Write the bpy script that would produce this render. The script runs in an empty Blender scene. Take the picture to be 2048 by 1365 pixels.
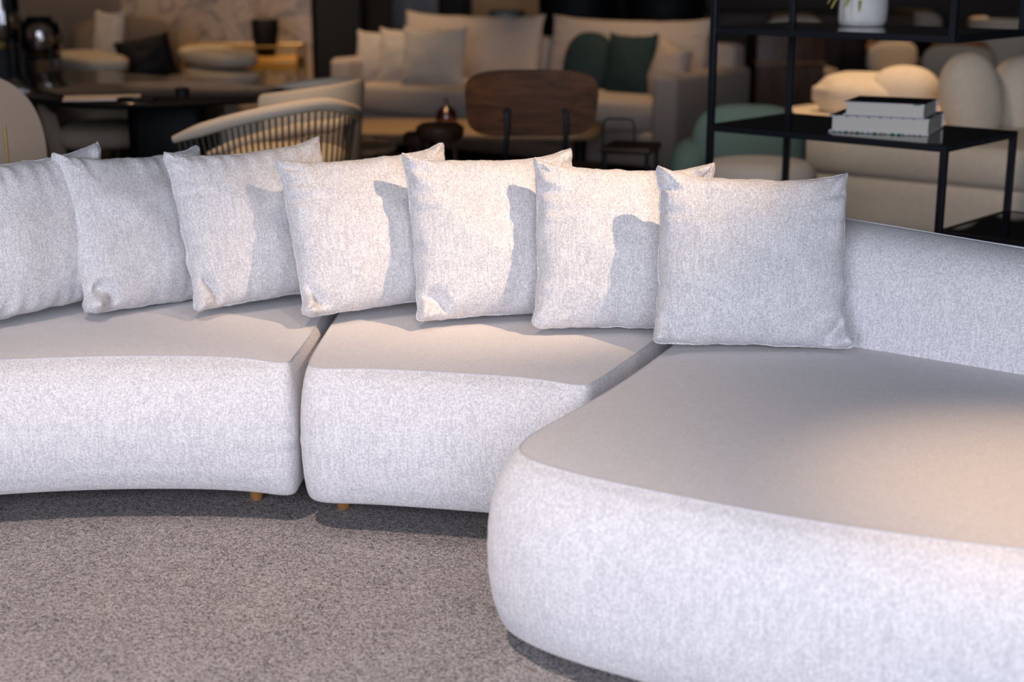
import bpy, bmesh, math, random
from mathutils import Vector, Matrix, noise
random.seed(7)
PI = math.pi
scene = bpy.context.scene
col = scene.collection

# ------------------------------------------------------------------ camera, light, exposure
F_PX, PITCH, CAM_H = 2950.0, 0.2561, 1.30
cam_data = bpy.data.cameras.new('camera')
cam = bpy.data.objects.new('camera', cam_data); col.objects.link(cam)
cam_data.sensor_width = 36.0
cam_data.lens = F_PX / 2048 * 36.0
cam.location = (0, 0, CAM_H)
cam.rotation_euler = (PI/2 - PITCH, 0, 0)
cam_data.dof.use_dof = True
cam_data.dof.focus_distance = 3.45
cam_data.dof.aperture_fstop = 2.2
cam_data.clip_end = 60
scene.camera = cam

scene.view_settings.view_transform = 'Standard'
scene.view_settings.look = 'None'
scene.view_settings.gamma = 1.0
scene.view_settings.use_curve_mapping = False
scene.view_settings.exposure = 0.0
scene.render.engine = 'CYCLES'
scene.cycles.use_denoising = True
scene.cycles.max_bounces = 6
scene.cycles.diffuse_bounces = 3
scene.cycles.glossy_bounces = 3
scene.cycles.transmission_bounces = 6
scene.cycles.transparent_max_bounces = 6
scene.cycles.sample_clamp_indirect = 4.0

world = bpy.data.worlds.new('world'); scene.world = world
world.use_nodes = True
world.node_tree.nodes['Background'].inputs[0].default_value = (0.55, 0.68, 1.0, 1)
world.node_tree.nodes['Background'].inputs[1].default_value = 0.6

def area(name, loc, aim, sx, sy, power, color):
    d = bpy.data.lights.new(name, 'AREA'); d.shape = 'RECTANGLE'
    d.size, d.size_y, d.energy, d.color = sx, sy, power, color
    o = bpy.data.objects.new(name, d); col.objects.link(o)
    o.location = loc
    o.rotation_euler = (Vector(aim) - Vector(loc)).to_track_quat('-Z', 'Y').to_euler()
    return o

def spot(name, loc, aim, power, deg, blend=0.6, color=(1.0, 0.66, 0.36), radius=0.03):
    d = bpy.data.lights.new(name, 'SPOT')
    d.energy, d.color, d.spot_size, d.spot_blend, d.shadow_soft_size = power, color, math.radians(deg), blend, radius
    o = bpy.data.objects.new(name, d); col.objects.link(o)
    o.location = loc
    o.rotation_euler = (Vector(aim) - Vector(loc)).to_track_quat('-Z', 'Y').to_euler()
    return o

WARM = (1.0, 0.66, 0.38)
# daylight entering through the shop window behind the camera
area('window_daylight', (-0.9, -2.2, 1.75), (-0.2, 4.0, 0.5), 5.4, 2.4, 285, (0.83, 0.87, 1.0))
# ceiling spotlights of the showroom, with added fill spots among them
spot('spot_over_cushions', (1.95, 2.55, 3.05), (0.17, 3.66, 0.86), 470, 23, 1.0, (1.0, 0.70, 0.46))
spot('spot_over_chaise', (1.25, 1.9, 3.05), (1.0, 2.37, 0.41), 240, 25, 1.0, (1.0, 0.69, 0.45))
spot('spot_over_carpet', (-0.9, 2.0, 3.05), (-0.9, 2.2, 0.0), 225, 75, 1.0, (1.0, 0.80, 0.68))
spot('spot_over_seats', (-0.2, 3.0, 3.05), (-0.3, 3.45, 0.42), 32, 44, 1.0, (1.0, 0.72, 0.52))
spot('spot_over_marble', (-2.3, 9.9, 3.05), (-1.9, 11.3, 0.8), 110, 60, 0.9)
spot('fill_plaster', (-3.5, 10.2, 3.05), (-3.4, 11.4, 0.9), 70, 70, 0.9)  # added fill that brightens the plaster behind the lanterns, not a known lamp
spot('spot_over_lounge_chair', (-2.5, 9.2, 3.05), (-2.5, 9.9, 0.5), 75, 45, 0.8)
spot('spot_over_console', (-1.7, 10.2, 3.05), (-1.75, 10.8, 0.6), 150, 40, 0.8)
spot('spot_over_far_sofa', (-1.4, 9.6, 3.05), (-1.0, 10.6, 0.45), 165, 50, 0.9)
spot('spot_over_far_seat', (0.8, 8.6, 3.05), (0.5, 9.5, 0.45), 120, 45, 0.9)
spot('spot_over_coffee_table', (-0.6, 7.6, 3.05), (-0.5, 8.0, 0.3), 150, 45, 0.9)
spot('fill_table_papers', (-1.7, 5.6, 3.05), (-1.65, 5.95, 0.74), 60, 30, 0.9)  # extra spot put in to lift the papers on the table
spot('spot_over_dining_chair', (-0.75, 4.95, 3.05), (-0.75, 5.6, 0.6), 170, 42, 0.9)
spot('spot_over_cream_sofa', (1.7, 7.2, 3.05), (1.85, 7.7, 0.5), 230, 42, 0.8)
spot('fill_cream_front', (0.05, 5.0, 3.05), (1.65, 6.25, 0.36), 95, 44, 0.9, (1.0, 0.80, 0.62))  # invented fill aimed at the cream sofa front and the teal chair
spot('spot_over_back_wall', (0.3, 11.5, 3.05), (0.1, 13.0, 0.9), 90, 60, 0.9)
spot('spot_over_back_chairs', (3.2, 10.2, 3.05), (3.2, 10.8, 0.6), 150, 55, 0.9)

# ------------------------------------------------------------------ pixel ray -> point in the room
_c, _s = math.cos(PITCH), math.sin(PITCH)
def ray(px, py):
    a, b = (px - 1024) / F_PX, -(py - 682.5) / F_PX
    return Vector((a, _c + b * _s, -_s + b * _c))
def at_z(px, py, z):
    r = ray(px, py); return Vector((0, 0, CAM_H)) + r * ((z - CAM_H) / r.z)
def at_y(px, py, y):
    r = ray(px, py); return Vector((0, 0, CAM_H)) + r * (y / r.y)

# ------------------------------------------------------------------ materials
def new_mat(name):
    m = bpy.data.materials.new(name); m.use_nodes = True
    nt = m.node_tree
    return m, nt, nt.nodes['Principled BSDF'], nt.links
def node(nt, t, **kw):
    n = nt.nodes.new(t)
    for k, v in kw.items(): setattr(n, k, v)
    return n
def plain(name, rgb, rough=0.6, metal=0.0, spec=None, coat=0.0, var=0.0, vscale=8.0, bump=0.0, bscale=200.0):
    m, nt, b, L = new_mat(name)
    b.inputs['Base Color'].default_value = (*rgb, 1)
    b.inputs['Roughness'].default_value = rough
    b.inputs['Metallic'].default_value = metal
    if spec is not None: b.inputs['Specular IOR Level'].default_value = spec
    b.inputs['Coat Weight'].default_value = coat
    tc = node(nt, 'ShaderNodeTexCoord')
    if var > 0:
        n = node(nt, 'ShaderNodeTexNoise'); n.inputs['Scale'].default_value = vscale; n.inputs['Detail'].default_value = 4
        r = node(nt, 'ShaderNodeValToRGB')
        r.color_ramp.elements[0].position = 0.3; r.color_ramp.elements[1].position = 0.7
        r.color_ramp.elements[0].color = (*[c * (1 - var) for c in rgb], 1)
        r.color_ramp.elements[1].color = (*[min(1, c * (1 + var)) for c in rgb], 1)
        L.new(tc.outputs['Object'], n.inputs['Vector']); L.new(n.outputs['Fac'], r.inputs['Fac']); L.new(r.outputs['Color'], b.inputs['Base Color'])
    if bump > 0:
        n = node(nt, 'ShaderNodeTexNoise'); n.inputs['Scale'].default_value = bscale; n.inputs['Detail'].default_value = 3
        bp = node(nt, 'ShaderNodeBump'); bp.inputs['Strength'].default_value = bump; bp.inputs['Distance'].default_value = 0.004
        L.new(tc.outputs['Object'], n.inputs['Vector']); L.new(n.outputs['Fac'], bp.inputs['Height']); L.new(bp.outputs['Normal'], b.inputs['Normal'])
    return m

def melange(name, light, dark, grain=150.0, contrast=1.0, bump=0.35, streak=0.35):
    """woven melange upholstery: curled light and grey yarn flecks with faint vertical streaks"""
    m, nt, b, L = new_mat(name)
    tc = node(nt, 'ShaderNodeTexCoord')
    warp = node(nt, 'ShaderNodeTexNoise'); warp.inputs['Scale'].default_value = grain * 0.6; warp.inputs['Detail'].default_value = 1
    add = node(nt, 'ShaderNodeMixRGB', blend_type='ADD'); add.inputs[0].default_value = 0.010
    L.new(tc.outputs['Object'], warp.inputs['Vector']); L.new(tc.outputs['Object'], add.inputs[1]); L.new(warp.outputs['Color'], add.inputs[2])
    n1 = node(nt, 'ShaderNodeTexNoise'); n1.inputs['Scale'].default_value = grain; n1.inputs['Detail'].default_value = 2.5; n1.inputs['Roughness'].default_value = 0.65
    L.new(add.outputs[0], n1.inputs['Vector'])
    mp = node(nt, 'ShaderNodeMapping'); mp.inputs['Scale'].default_value = (grain * 0.9, grain * 0.9, grain * 0.06)
    L.new(tc.outputs['Object'], mp.inputs['Vector'])
    n2 = node(nt, 'ShaderNodeTexNoise'); n2.inputs['Scale'].default_value = 1.0; n2.inputs['Detail'].default_value = 2
    L.new(mp.outputs['Vector'], n2.inputs['Vector'])
    n3 = node(nt, 'ShaderNodeTexNoise'); n3.inputs['Scale'].default_value = grain * 0.12; n3.inputs['Detail'].default_value = 2
    L.new(tc.outputs['Object'], n3.inputs['Vector'])
    mx = node(nt, 'ShaderNodeMath', operation='MULTIPLY_ADD')
    L.new(n2.outputs['Fac'], mx.inputs[0]); mx.inputs[1].default_value = streak; L.new(n1.outputs['Fac'], mx.inputs[2])
    mz = node(nt, 'ShaderNodeMath', operation='MULTIPLY_ADD')
    L.new(n3.outputs['Fac'], mz.inputs[0]); mz.inputs[1].default_value = 0.12; L.new(mx.outputs[0], mz.inputs[2])
    mid = 0.5 + 0.5 * streak + 0.06
    mr = node(nt, 'ShaderNodeMapRange'); w = 0.10 / contrast
    mr.inputs['From Min'].default_value = mid - w; mr.inputs['From Max'].default_value = mid + w
    L.new(mz.outputs[0], mr.inputs['Value'])
    mc = node(nt, 'ShaderNodeMixRGB'); mc.inputs[1].default_value = (*dark, 1); mc.inputs[2].default_value = (*light, 1)
    L.new(mr.outputs[0], mc.inputs[0]); L.new(mc.outputs[0], b.inputs['Base Color'])
    bp = node(nt, 'ShaderNodeBump'); bp.inputs['Strength'].default_value = bump; bp.inputs['Distance'].default_value = 0.003
    L.new(n1.outputs['Fac'], bp.inputs['Height']); L.new(bp.outputs['Normal'], b.inputs['Normal'])
    b.inputs['Roughness'].default_value = 0.95
    b.inputs['Specular IOR Level'].default_value = 0.15
    b.inputs['Sheen Weight'].default_value = 0.25; b.inputs['Sheen Roughness'].default_value = 0.5
    return m

def carpet_mat(name, light, dark, grain=320.0):
    """cut pile carpet: every tuft has its own tone"""
    m, nt, b, L = new_mat(name)
    tc = node(nt, 'ShaderNodeTexCoord')
    v = node(nt, 'ShaderNodeTexVoronoi'); v.inputs['Scale'].default_value = grain
    v2 = node(nt, 'ShaderNodeTexVoronoi'); v2.inputs['Scale'].default_value = grain * 0.47
    n2 = node(nt, 'ShaderNodeTexNoise'); n2.inputs['Scale'].default_value = 7; n2.inputs['Detail'].default_value = 5
    for n in (v, v2, n2): L.new(tc.outputs['Object'], n.inputs['Vector'])
    s1 = node(nt, 'ShaderNodeSeparateColor'); s2 = node(nt, 'ShaderNodeSeparateColor')
    L.new(v.outputs['Color'], s1.inputs[0]); L.new(v2.outputs['Color'], s2.inputs[0])
    a = node(nt, 'ShaderNodeMath', operation='MULTIPLY_ADD'); L.new(s2.outputs[0], a.inputs[0]); a.inputs[1].default_value = 0.45; L.new(s1.outputs[0], a.inputs[2])
    a2 = node(nt, 'ShaderNodeMath', operation='MULTIPLY_ADD'); L.new(n2.outputs['Fac'], a2.inputs[0]); a2.inputs[1].default_value = 0.35; L.new(a.outputs[0], a2.inputs[2])
    mr = node(nt, 'ShaderNodeMapRange'); mr.inputs['From Min'].default_value = 0.25; mr.inputs['From Max'].default_value = 1.45
    L.new(a2.outputs[0], mr.inputs['Value'])
    mc = node(nt, 'ShaderNodeMixRGB'); mc.inputs[1].default_value = (*dark, 1); mc.inputs[2].default_value = (*light, 1)
    L.new(mr.outputs[0], mc.inputs[0]); L.new(mc.outputs[0], b.inputs['Base Color'])
    h = node(nt, 'ShaderNodeMath', operation='SUBTRACT'); L.new(s1.outputs[1], h.inputs[0]); L.new(v.outputs['Distance'], h.inputs[1])
    bp = node(nt, 'ShaderNodeBump'); bp.inputs['Strength'].default_value = 0.7; bp.inputs['Distance'].default_value = 0.004
    L.new(h.outputs[0], bp.inputs['Height']); L.new(bp.outputs['Normal'], b.inputs['Normal'])
    b.inputs['Roughness'].default_value = 1.0; b.inputs['Specular IOR Level'].default_value = 0.05
    return m

def wood(name, a, c, scale=(2, 30, 30), rough=0.45):
    m, nt, b, L = new_mat(name)
    tc = node(nt, 'ShaderNodeTexCoord'); mp = node(nt, 'ShaderNodeMapping'); mp.inputs['Scale'].default_value = scale
    n = node(nt, 'ShaderNodeTexNoise'); n.inputs['Scale'].default_value = 1.0; n.inputs['Detail'].default_value = 5; n.inputs['Distortion'].default_value = 1.2
    r = node(nt, 'ShaderNodeValToRGB'); r.color_ramp.elements[0].position = 0.32; r.color_ramp.elements[1].position = 0.68
    r.color_ramp.elements[0].color = (*a, 1); r.color_ramp.elements[1].color = (*c, 1)
    L.new(tc.outputs['Object'], mp.inputs['Vector']); L.new(mp.outputs['Vector'], n.inputs['Vector']); L.new(n.outputs['Fac'], r.inputs['Fac']); L.new(r.outputs['Color'], b.inputs['Base Color'])
    b.inputs['Roughness'].default_value = rough
    return m

def marble_mat(name):
    m, nt, b, L = new_mat(name)
    tc = node(nt, 'ShaderNodeTexCoord')
    n = node(nt, 'ShaderNodeTexNoise'); n.inputs['Scale'].default_value = 2.6; n.inputs['Detail'].default_value = 8; n.inputs['Distortion'].default_value = 1.6
    L.new(tc.outputs['Object'], n.inputs['Vector'])
    r = node(nt, 'ShaderNodeValToRGB'); e = r.color_ramp.elements
    e[0].position = 0.40; e[0].color = (0.36, 0.27, 0.20, 1); e[1].position = 0.62; e[1].color = (0.33, 0.245, 0.18, 1)
    k = r.color_ramp.elements.new(0.50); k.color = (0.13, 0.105, 0.095, 1)
    k = r.color_ramp.elements.new(0.46); k.color = (0.32, 0.24, 0.18, 1)
    k = r.color_ramp.elements.new(0.54); k.color = (0.36, 0.27, 0.20, 1)
    L.new(n.outputs['Fac'], r.inputs['Fac']); L.new(r.outputs['Color'], b.inputs['Base Color'])
    b.inputs['Roughness'].default_value = 0.35
    return m

def glass_mat(name, rgb, rough=0.02, alpha_mix=0.0):
    m, nt, b, L = new_mat(name)
    b.inputs['Base Color'].default_value = (*rgb, 1); b.inputs['Transmission Weight'].default_value = 1.0
    b.inputs['Roughness'].default_value = rough; b.inputs['IOR'].default_value = 1.45
    return m
def thin_glass(name, rgb):
    m, nt, b, L = new_mat(name)
    out = nt.nodes['Material Output']; nt.nodes.remove(b)
    t = node(nt, 'ShaderNodeBsdfTransparent'); t.inputs[0].default_value = (*rgb, 1)
    g = node(nt, 'ShaderNodeBsdfGlossy'); g.inputs['Roughness'].default_value = 0.06
    f = node(nt, 'ShaderNodeFresnel'); f.inputs[0].default_value = 1.6
    a = node(nt, 'ShaderNodeMath', operation='MULTIPLY_ADD'); a.inputs[1].default_value = 0.9; a.inputs[2].default_value = 0.06
    x = node(nt, 'ShaderNodeMixShader')
    L.new(f.outputs[0], a.inputs[0]); L.new(a.outputs[0], x.inputs[0]); L.new(t.outputs[0], x.inputs[1]); L.new(g.outputs[0], x.inputs[2]); L.new(x.outputs[0], out.inputs[0])
    return m

M = dict(
    sofa_side=melange('sofa_weave', (0.87, 0.85, 0.86), (0.585, 0.575, 0.61), 230, 0.85),
    sofa_top=melange('sofa_weave_grazing_top', (0.80, 0.77, 0.775), (0.63, 0.605, 0.615), 300, 0.7, 0.25, 0.1),  # same weave; its duller, finer look under grazing light is put in the colour
    cushion=melange('cushion_weave', (0.83, 0.815, 0.825), (0.52, 0.515, 0.545), 270, 0.85, 0.4),
    seam=plain('seam_thread', (0.62, 0.61, 0.64), 0.9),
    leg_wood=wood('oak_leg', (0.30, 0.14, 0.045), (0.42, 0.21, 0.07), (25, 25, 4), 0.4),
    carpet=carpet_mat('carpet_pile', (0.66, 0.615, 0.61), (0.13, 0.118, 0.12)),
    floor=plain('dark_floor', (0.035, 0.028, 0.024), 0.35, var=0.3, vscale=5),
    ceiling=plain('dark_ceiling', (0.03, 0.03, 0.032), 0.9),
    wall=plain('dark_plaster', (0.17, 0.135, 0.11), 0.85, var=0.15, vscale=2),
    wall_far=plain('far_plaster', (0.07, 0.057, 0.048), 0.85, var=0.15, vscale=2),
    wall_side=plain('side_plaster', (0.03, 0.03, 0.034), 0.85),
    tan=plain('tan_panel', (0.24, 0.17, 0.105), 0.7, var=0.15, vscale=3),
    marble=marble_mat('veined_marble'),
    black=plain('matt_black', (0.004, 0.0045, 0.006), 0.6, spec=0.2),
    black_metal=plain('black_powder_coat', (0.016, 0.019, 0.025), 0.42, 0.3),
    black_glass=plain('black_glass', (0.004, 0.004, 0.005), 0.02, spec=0.6),
    table_top=plain('polished_dark_stone', (0.012, 0.011, 0.011), 0.12, spec=0.9),
    beige=plain('beige_upholstery', (0.58, 0.49, 0.39), 0.9, bump=0.2, bscale=300),
    taupe=plain('taupe_upholstery', (0.37, 0.29, 0.22), 0.9, bump=0.2, bscale=300),
    far_sofa=plain('warm_grey_linen', (0.50, 0.425, 0.38), 0.95, bump=0.2, bscale=250),
    cream=plain('cream_boucle', (0.74, 0.66, 0.56), 0.95, var=0.05, vscale=40, bump=0.4, bscale=160),
    grey_seat=plain('grey_boucle', (0.62, 0.57, 0.53), 0.95, bump=0.4, bscale=160),
    white_cloth=plain('white_linen', (0.54, 0.48, 0.43), 0.95, bump=0.2, bscale=250),
    teal=plain('teal_velvet', (0.14, 0.215, 0.19), 0.9, bump=0.2, bscale=200),
    green=plain('deep_green_velvet', (0.011, 0.035, 0.038), 0.85, bump=0.2, bscale=200),
    walnut=wood('walnut_veneer', (0.048, 0.015, 0.003), (0.150, 0.052, 0.013), (3, 20, 26), 0.65),
    dark_wood=wood('dark_wood', (0.022, 0.011, 0.007), (0.06, 0.03, 0.016), (4, 20, 20), 0.5),
    red_wood=wood('reddish_wood', (0.055, 0.02, 0.01), (0.13, 0.05, 0.022), (20, 20, 3), 0.45),
    oak=wood('pale_oak', (0.42, 0.28, 0.16), (0.55, 0.38, 0.23), (4, 25, 25), 0.5),
    chair_wood=wood('orange_wood', (0.22, 0.10, 0.035), (0.34, 0.16, 0.06), (20, 20, 4), 0.45),
    brass=plain('aged_brass', (0.62, 0.40, 0.14), 0.35, 1.0),
    mustard=plain('mustard_lacquer', (0.42, 0.22, 0.025), 0.4),
    shell=plain('sand_shell', (0.42, 0.31, 0.22), 0.8),
    brown=plain('brown_upholstery', (0.17, 0.125, 0.095), 0.9, bump=0.2, bscale=300),
    rope=plain('dark_olive_rope', (0.075, 0.068, 0.05), 0.9),
    ceramic=plain('white_rough_ceramic', (0.70, 0.70, 0.68), 0.5, var=0.12, vscale=14, bump=0.35, bscale=25),
    soil=plain('dark_soil', (0.03, 0.02, 0.015), 1.0),
    leaf=plain('green_leaf', (0.13, 0.19, 0.03), 0.5, var=0.4, vscale=40),
    leaf_edge=plain('yellow_leaf_margin', (0.50, 0.45, 0.14), 0.5),
    twig=plain('dry_twig', (0.17, 0.12, 0.06), 0.8),
    paper=plain('page_block', (0.66, 0.62, 0.55), 0.9, var=0.05, vscale=300),
    cover=plain('white_book_board', (0.72, 0.69, 0.71), 0.6),
    cover_dark=plain('dark_book_cover', (0.018, 0.020, 0.024), 0.35, var=0.5, vscale=30),
    print_green=plain('green_print', (0.02, 0.20, 0.11), 0.6),
    print_tan=plain('tan_print', (0.45, 0.32, 0.16), 0.6),
    print_blue=plain('blue_print', (0.02, 0.12, 0.40), 0.6),
    sheet=plain('paper_sheet', (0.70, 0.60, 0.55), 0.8),
    pink_glass=thin_glass('pink_glass', (0.82, 0.60, 0.64)),
    smoke_glass=thin_glass('smoked_glass', (0.95, 0.95, 0.96)),
    blue_grey=plain('blue_grey_paint', (0.10, 0.12, 0.15), 0.6),
    screen=plain('dark_screen', (0.012, 0.018, 0.024), 0.3),
)

# ------------------------------------------------------------------ mesh helpers
class MB:
    def __init__(self): self.v, self.f = [], []
    def add(self, vs, fs, mat=None):
        o = len(self.v)
        self.v += [(mat @ Vector(p)) if mat is not None else Vector(p) for p in vs]
        self.f += [tuple(i + o for i in f) for f in fs]
        return self
    def box(self, x0, x1, y0, y1, z0, z1, r=0.0, seg=3, mat=None):
        bm = bmesh.new()
        bmesh.ops.create_cube(bm, size=1.0)
        for v in bm.verts:
            v.co = Vector(((x0 + x1) / 2 + v.co.x * (x1 - x0), (y0 + y1) / 2 + v.co.y * (y1 - y0), (z0 + z1) / 2 + v.co.z * (z1 - z0)))
        if r > 0:
            bmesh.ops.bevel(bm, geom=bm.edges[:], offset=min(r, 0.49 * min(x1 - x0, y1 - y0, z1 - z0)), segments=seg, profile=0.5, affect='EDGES')
        self.add_bm(bm, mat); return self
    def add_bm(self, bm, mat=None):
        bm.verts.index_update()
        self.add([v.co.copy() for v in bm.verts], [[v.index for v in f.verts] for f in bm.faces], mat); bm.free(); return self
    def tube(self, pts, r, seg=10, closed=False, cap=True, mat=None):
        pts = [Vector(p) for p in pts]; n = len(pts)
        rs = r if isinstance(r, (list, tuple)) else [r] * n
        vs, fs = [], []
        prev = None
        for i, p in enumerate(pts):
            a = pts[(i - 1) % n] if closed or i > 0 else p
            b = pts[(i + 1) % n] if closed or i < n - 1 else p
            t = (b - a).normalized()
            if prev is None:
                u = t.orthogonal().normalized()
            else:
                u = (prev - t * prev.dot(t)).normalized()
            prev = u; w = t.cross(u)
            for k in range(seg):
                an = 2 * PI * k / seg
                vs.append(p + (u * math.cos(an) + w * math.sin(an)) * rs[i])
        m = n if closed else n - 1
        for i in range(m):
            j = (i + 1) % n
            for k in range(seg):
                k2 = (k + 1) % seg
                fs.append((i * seg + k, i * seg + k2, j * seg + k2, j * seg + k))
        if not closed and cap:
            fs.append(tuple(range(seg))[::-1]); fs.append(tuple((n - 1) * seg + k for k in range(seg)))
        self.add(vs, fs, mat); return self
    def lathe(self, prof, seg=32, loc=(0, 0, 0), mat=None, wob=None):
        vs, fs = [], []
        for i, (r, z) in enumerate(prof):
            for k in range(seg):
                an = 2 * PI * k / seg
                rr = r * (1 + (wob(an, z) if wob else 0))
                vs.append(Vector((loc[0] + rr * math.cos(an), loc[1] + rr * math.sin(an), loc[2] + z)))
        for i in range(len(prof) - 1):
            for k in range(seg):
                k2 = (k + 1) % seg
                fs.append((i * seg + k, i * seg + k2, (i + 1) * seg + k2, (i + 1) * seg + k))
        if prof[0][0] > 1e-4: fs.append(tuple(range(seg))[::-1])
        if prof[-1][0] > 1e-4: fs.append(tuple((len(prof) - 1) * seg + k for k in range(seg)))
        self.add(vs, fs, mat); return self
    def puff(self, cx, cy, cz, sx, sy, sz, p=2.6, nu=40, nv=24, mat=None):
        """superellipsoid pad with half sizes sx, sy, sz"""
        def sg(v, e): return math.copysign(abs(v) ** e, v)
        e = 2.0 / p; vs, fs = [], []
        for j in range(nv + 1):
            ph = -PI / 2 + PI * j / nv
            for i in range(nu):
                th = 2 * PI * i / nu
                vs.append((cx + sx * sg(math.cos(ph), e) * sg(math.cos(th), e), cy + sy * sg(math.cos(ph), e) * sg(math.sin(th), e), cz + sz * sg(math.sin(ph), e)))
        for j in range(nv):
            for i in range(nu):
                i2 = (i + 1) % nu
                fs.append((j * nu + i, j * nu + i2, (j + 1) * nu + i2, (j + 1) * nu + i))
        bm = bmesh.new()
        bv = [bm.verts.new((mat @ Vector(p)) if mat is not None else p) for p in vs]
        for f in fs:
            try: bm.faces.new([bv[k] for k in f])
            except ValueError: pass
        bmesh.ops.remove_doubles(bm, verts=bm.verts, dist=1e-5)
        self.add_bm(bm); return self
    def build(self, name, mat, parent=None, smooth=True, kind=None):
        me = bpy.data.meshes.new(name)
        me.from_pydata([tuple(v) for v in self.v], [], self.f); me.update()
        bm = bmesh.new(); bm.from_mesh(me); bmesh.ops.recalc_face_normals(bm, faces=bm.faces[:]); bm.to_mesh(me); bm.free()
        me.materials.append(mat)
        if smooth:
            me.polygons.foreach_set('use_smooth', [True] * len(me.polygons))
            me.set_sharp_from_angle(angle=math.radians(42))
        o = bpy.data.objects.new(name, me); col.objects.link(o)
        if parent is not None: o.parent = parent
        if kind: o['kind'] = kind
        return o

def thing(name, label, cat, loc=(0, 0, 0), rz=0.0, group=None):
    o = bpy.data.objects.new(name, None); col.objects.link(o)
    o.empty_display_size = 0.1
    o.location = loc; o.rotation_euler = (0, 0, rz)
    o['label'] = label; o['category'] = cat
    if group: o['group'] = group
    return o
def tag(o, label, cat, group=None):
    o['label'] = label; o['category'] = cat
    if group: o['group'] = group
    return o
def copy_tree(o, parent=None):
    c = o.copy(); col.objects.link(c)
    if parent is not None: c.parent = parent
    for ch in list(o.children): copy_tree(ch, c)
    return c

def smooth(x): x = max(0.0, min(1.0, x)); return x * x * (3 - 2 * x)
# plan outlines --------------------------------------------------------------
def rounded_outline(pts, step=0.025):
    """pts: (x, y, r) corner list; returns an evenly spaced closed outline with rounded corners"""
    n = len(pts); out = []
    for i in range(n):
        p = Vector(pts[i][:2]); r = pts[i][2]
        a = Vector(pts[i - 1][:2]); b = Vector(pts[(i + 1) % n][:2])
        da, db = (a - p), (b - p)
        ra = min(r, da.length * 0.49); rb = min(r, db.length * 0.49)
        p0 = p + da.normalized() * ra; p1 = p + db.normalized() * rb
        for k in range(13):
            t = k / 12
            out.append(p0 * (1 - t) ** 2 + p * 2 * t * (1 - t) + p1 * t * t)
    m = len(out); L = [0.0]
    for i in range(m): L.append(L[-1] + (out[(i + 1) % m] - out[i]).length)
    cnt = max(24, int(L[-1] / step)); res = []; j = 0
    for k in range(cnt):
        s = L[-1] * k / cnt
        while L[j + 1] < s: j += 1
        t = (s - L[j]) / max(1e-9, L[j + 1] - L[j])
        res.append(out[j].lerp(out[(j + 1) % m], t))
    if sum(res[i].x * res[(i + 1) % cnt].y - res[(i + 1) % cnt].x * res[i].y for i in range(cnt)) < 0: res.reverse()
    return res
def inset(out, d, wt=None):
    n = len(out); r = []
    if wt and isinstance(wt[0], Vector): return [p + v * d for p, v in zip(out, wt)]
    for i in range(n):
        t = (out[(i + 1) % n] - out[i - 1]).normalized()
        r.append(out[i] + Vector((-t.y, t.x)) * d * (wt[i] if wt else 1))
    return r
def relax(o, it):
    for _ in range(it):
        n = len(o); o = [o[i] * 0.5 + (o[i - 1] + o[(i + 1) % n]) * 0.25 for i in range(n)]
    return o
def stack(mb, outline, levels, cap_top=True, cap_bottom=True, wt=None, smoothing=0):
    """levels: (z, inset). Skins the outline through the levels."""
    n = len(outline); vs, fs = [], []
    for z, d in levels:
        o = relax(inset(outline, d, wt), 2 + int(abs(d) * smoothing)) if abs(d) > 1e-6 else outline
        vs += [(p.x, p.y, z) for p in o]
    for i in range(len(levels) - 1):
        for k in range(n):
            k2 = (k + 1) % n
            fs.append((i * n + k, i * n + k2, (i + 1) * n + k2, (i + 1) * n + k))
    if cap_bottom: fs.append(tuple(range(n))[::-1])
    if cap_top: fs.append(tuple((len(levels) - 1) * n + k for k in range(n)))
    mb.add(vs, fs); return mb
def near_on(spine, p):
    best = None
    for a, b in zip(spine[:-1], spine[1:]):
        a, b = Vector(a), Vector(b); d = b - a
        q = a + d * max(0.0, min(1.0, (p - a).dot(d) / d.dot(d)))
        if best is None or (q - p).length < (best - p).length: best = q
    return best
def dome(mb, ring, z0, crown, rings=16, spine=None):
    """top panel: closes a ring towards its spine with a soft crown"""
    n = len(ring); c = sum(ring, Vector((0, 0))) / n
    tg = [near_on(spine, p) if spine else c for p in ring]
    for _ in range(12): tg = [(tg[i - 1] + tg[i] * 2 + tg[(i + 1) % n]) / 4 for i in range(n)]
    vs = [(p.x, p.y, z0) for p in ring]; fs = []
    for j in range(1, rings):
        t = j / (rings - 1)
        h = crown * (1 - math.exp(-t * 4))
        vs += [(*(p.lerp(q, t * 0.985)), z0 + h) for p, q in zip(ring, tg)]
    for j in range(rings - 1):
        for k in range(n):
            k2 = (k + 1) % n
            fs.append((j * n + k, j * n + k2, (j + 1) * n + k2, (j + 1) * n + k))
    fs.append(tuple((rings - 1) * n + k for k in range(n)))
    mb.add(vs, fs); return mb

# ------------------------------------------------------------------ the room
def structure(name, mb, mat): return mb.build(name, mat, smooth=False, kind='structure')
structure('floor', MB().box(-7, 7, -2.6, 14.2, -0.1, 0.0), M['floor'])
structure('ceiling', MB().box(-7, 7, -2.6, 14.2, 3.1, 3.2), M['ceiling'])
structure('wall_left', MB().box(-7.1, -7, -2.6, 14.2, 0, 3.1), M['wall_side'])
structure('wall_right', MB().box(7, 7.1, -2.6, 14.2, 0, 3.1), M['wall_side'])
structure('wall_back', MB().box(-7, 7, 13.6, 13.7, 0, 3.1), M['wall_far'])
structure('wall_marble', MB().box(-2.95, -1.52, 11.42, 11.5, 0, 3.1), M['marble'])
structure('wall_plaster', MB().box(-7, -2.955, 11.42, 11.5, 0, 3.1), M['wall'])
structure('wall_tan', MB().box(-0.35, 0.32, 13.3, 13.4, 0, 3.1), M['tan'])
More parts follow.
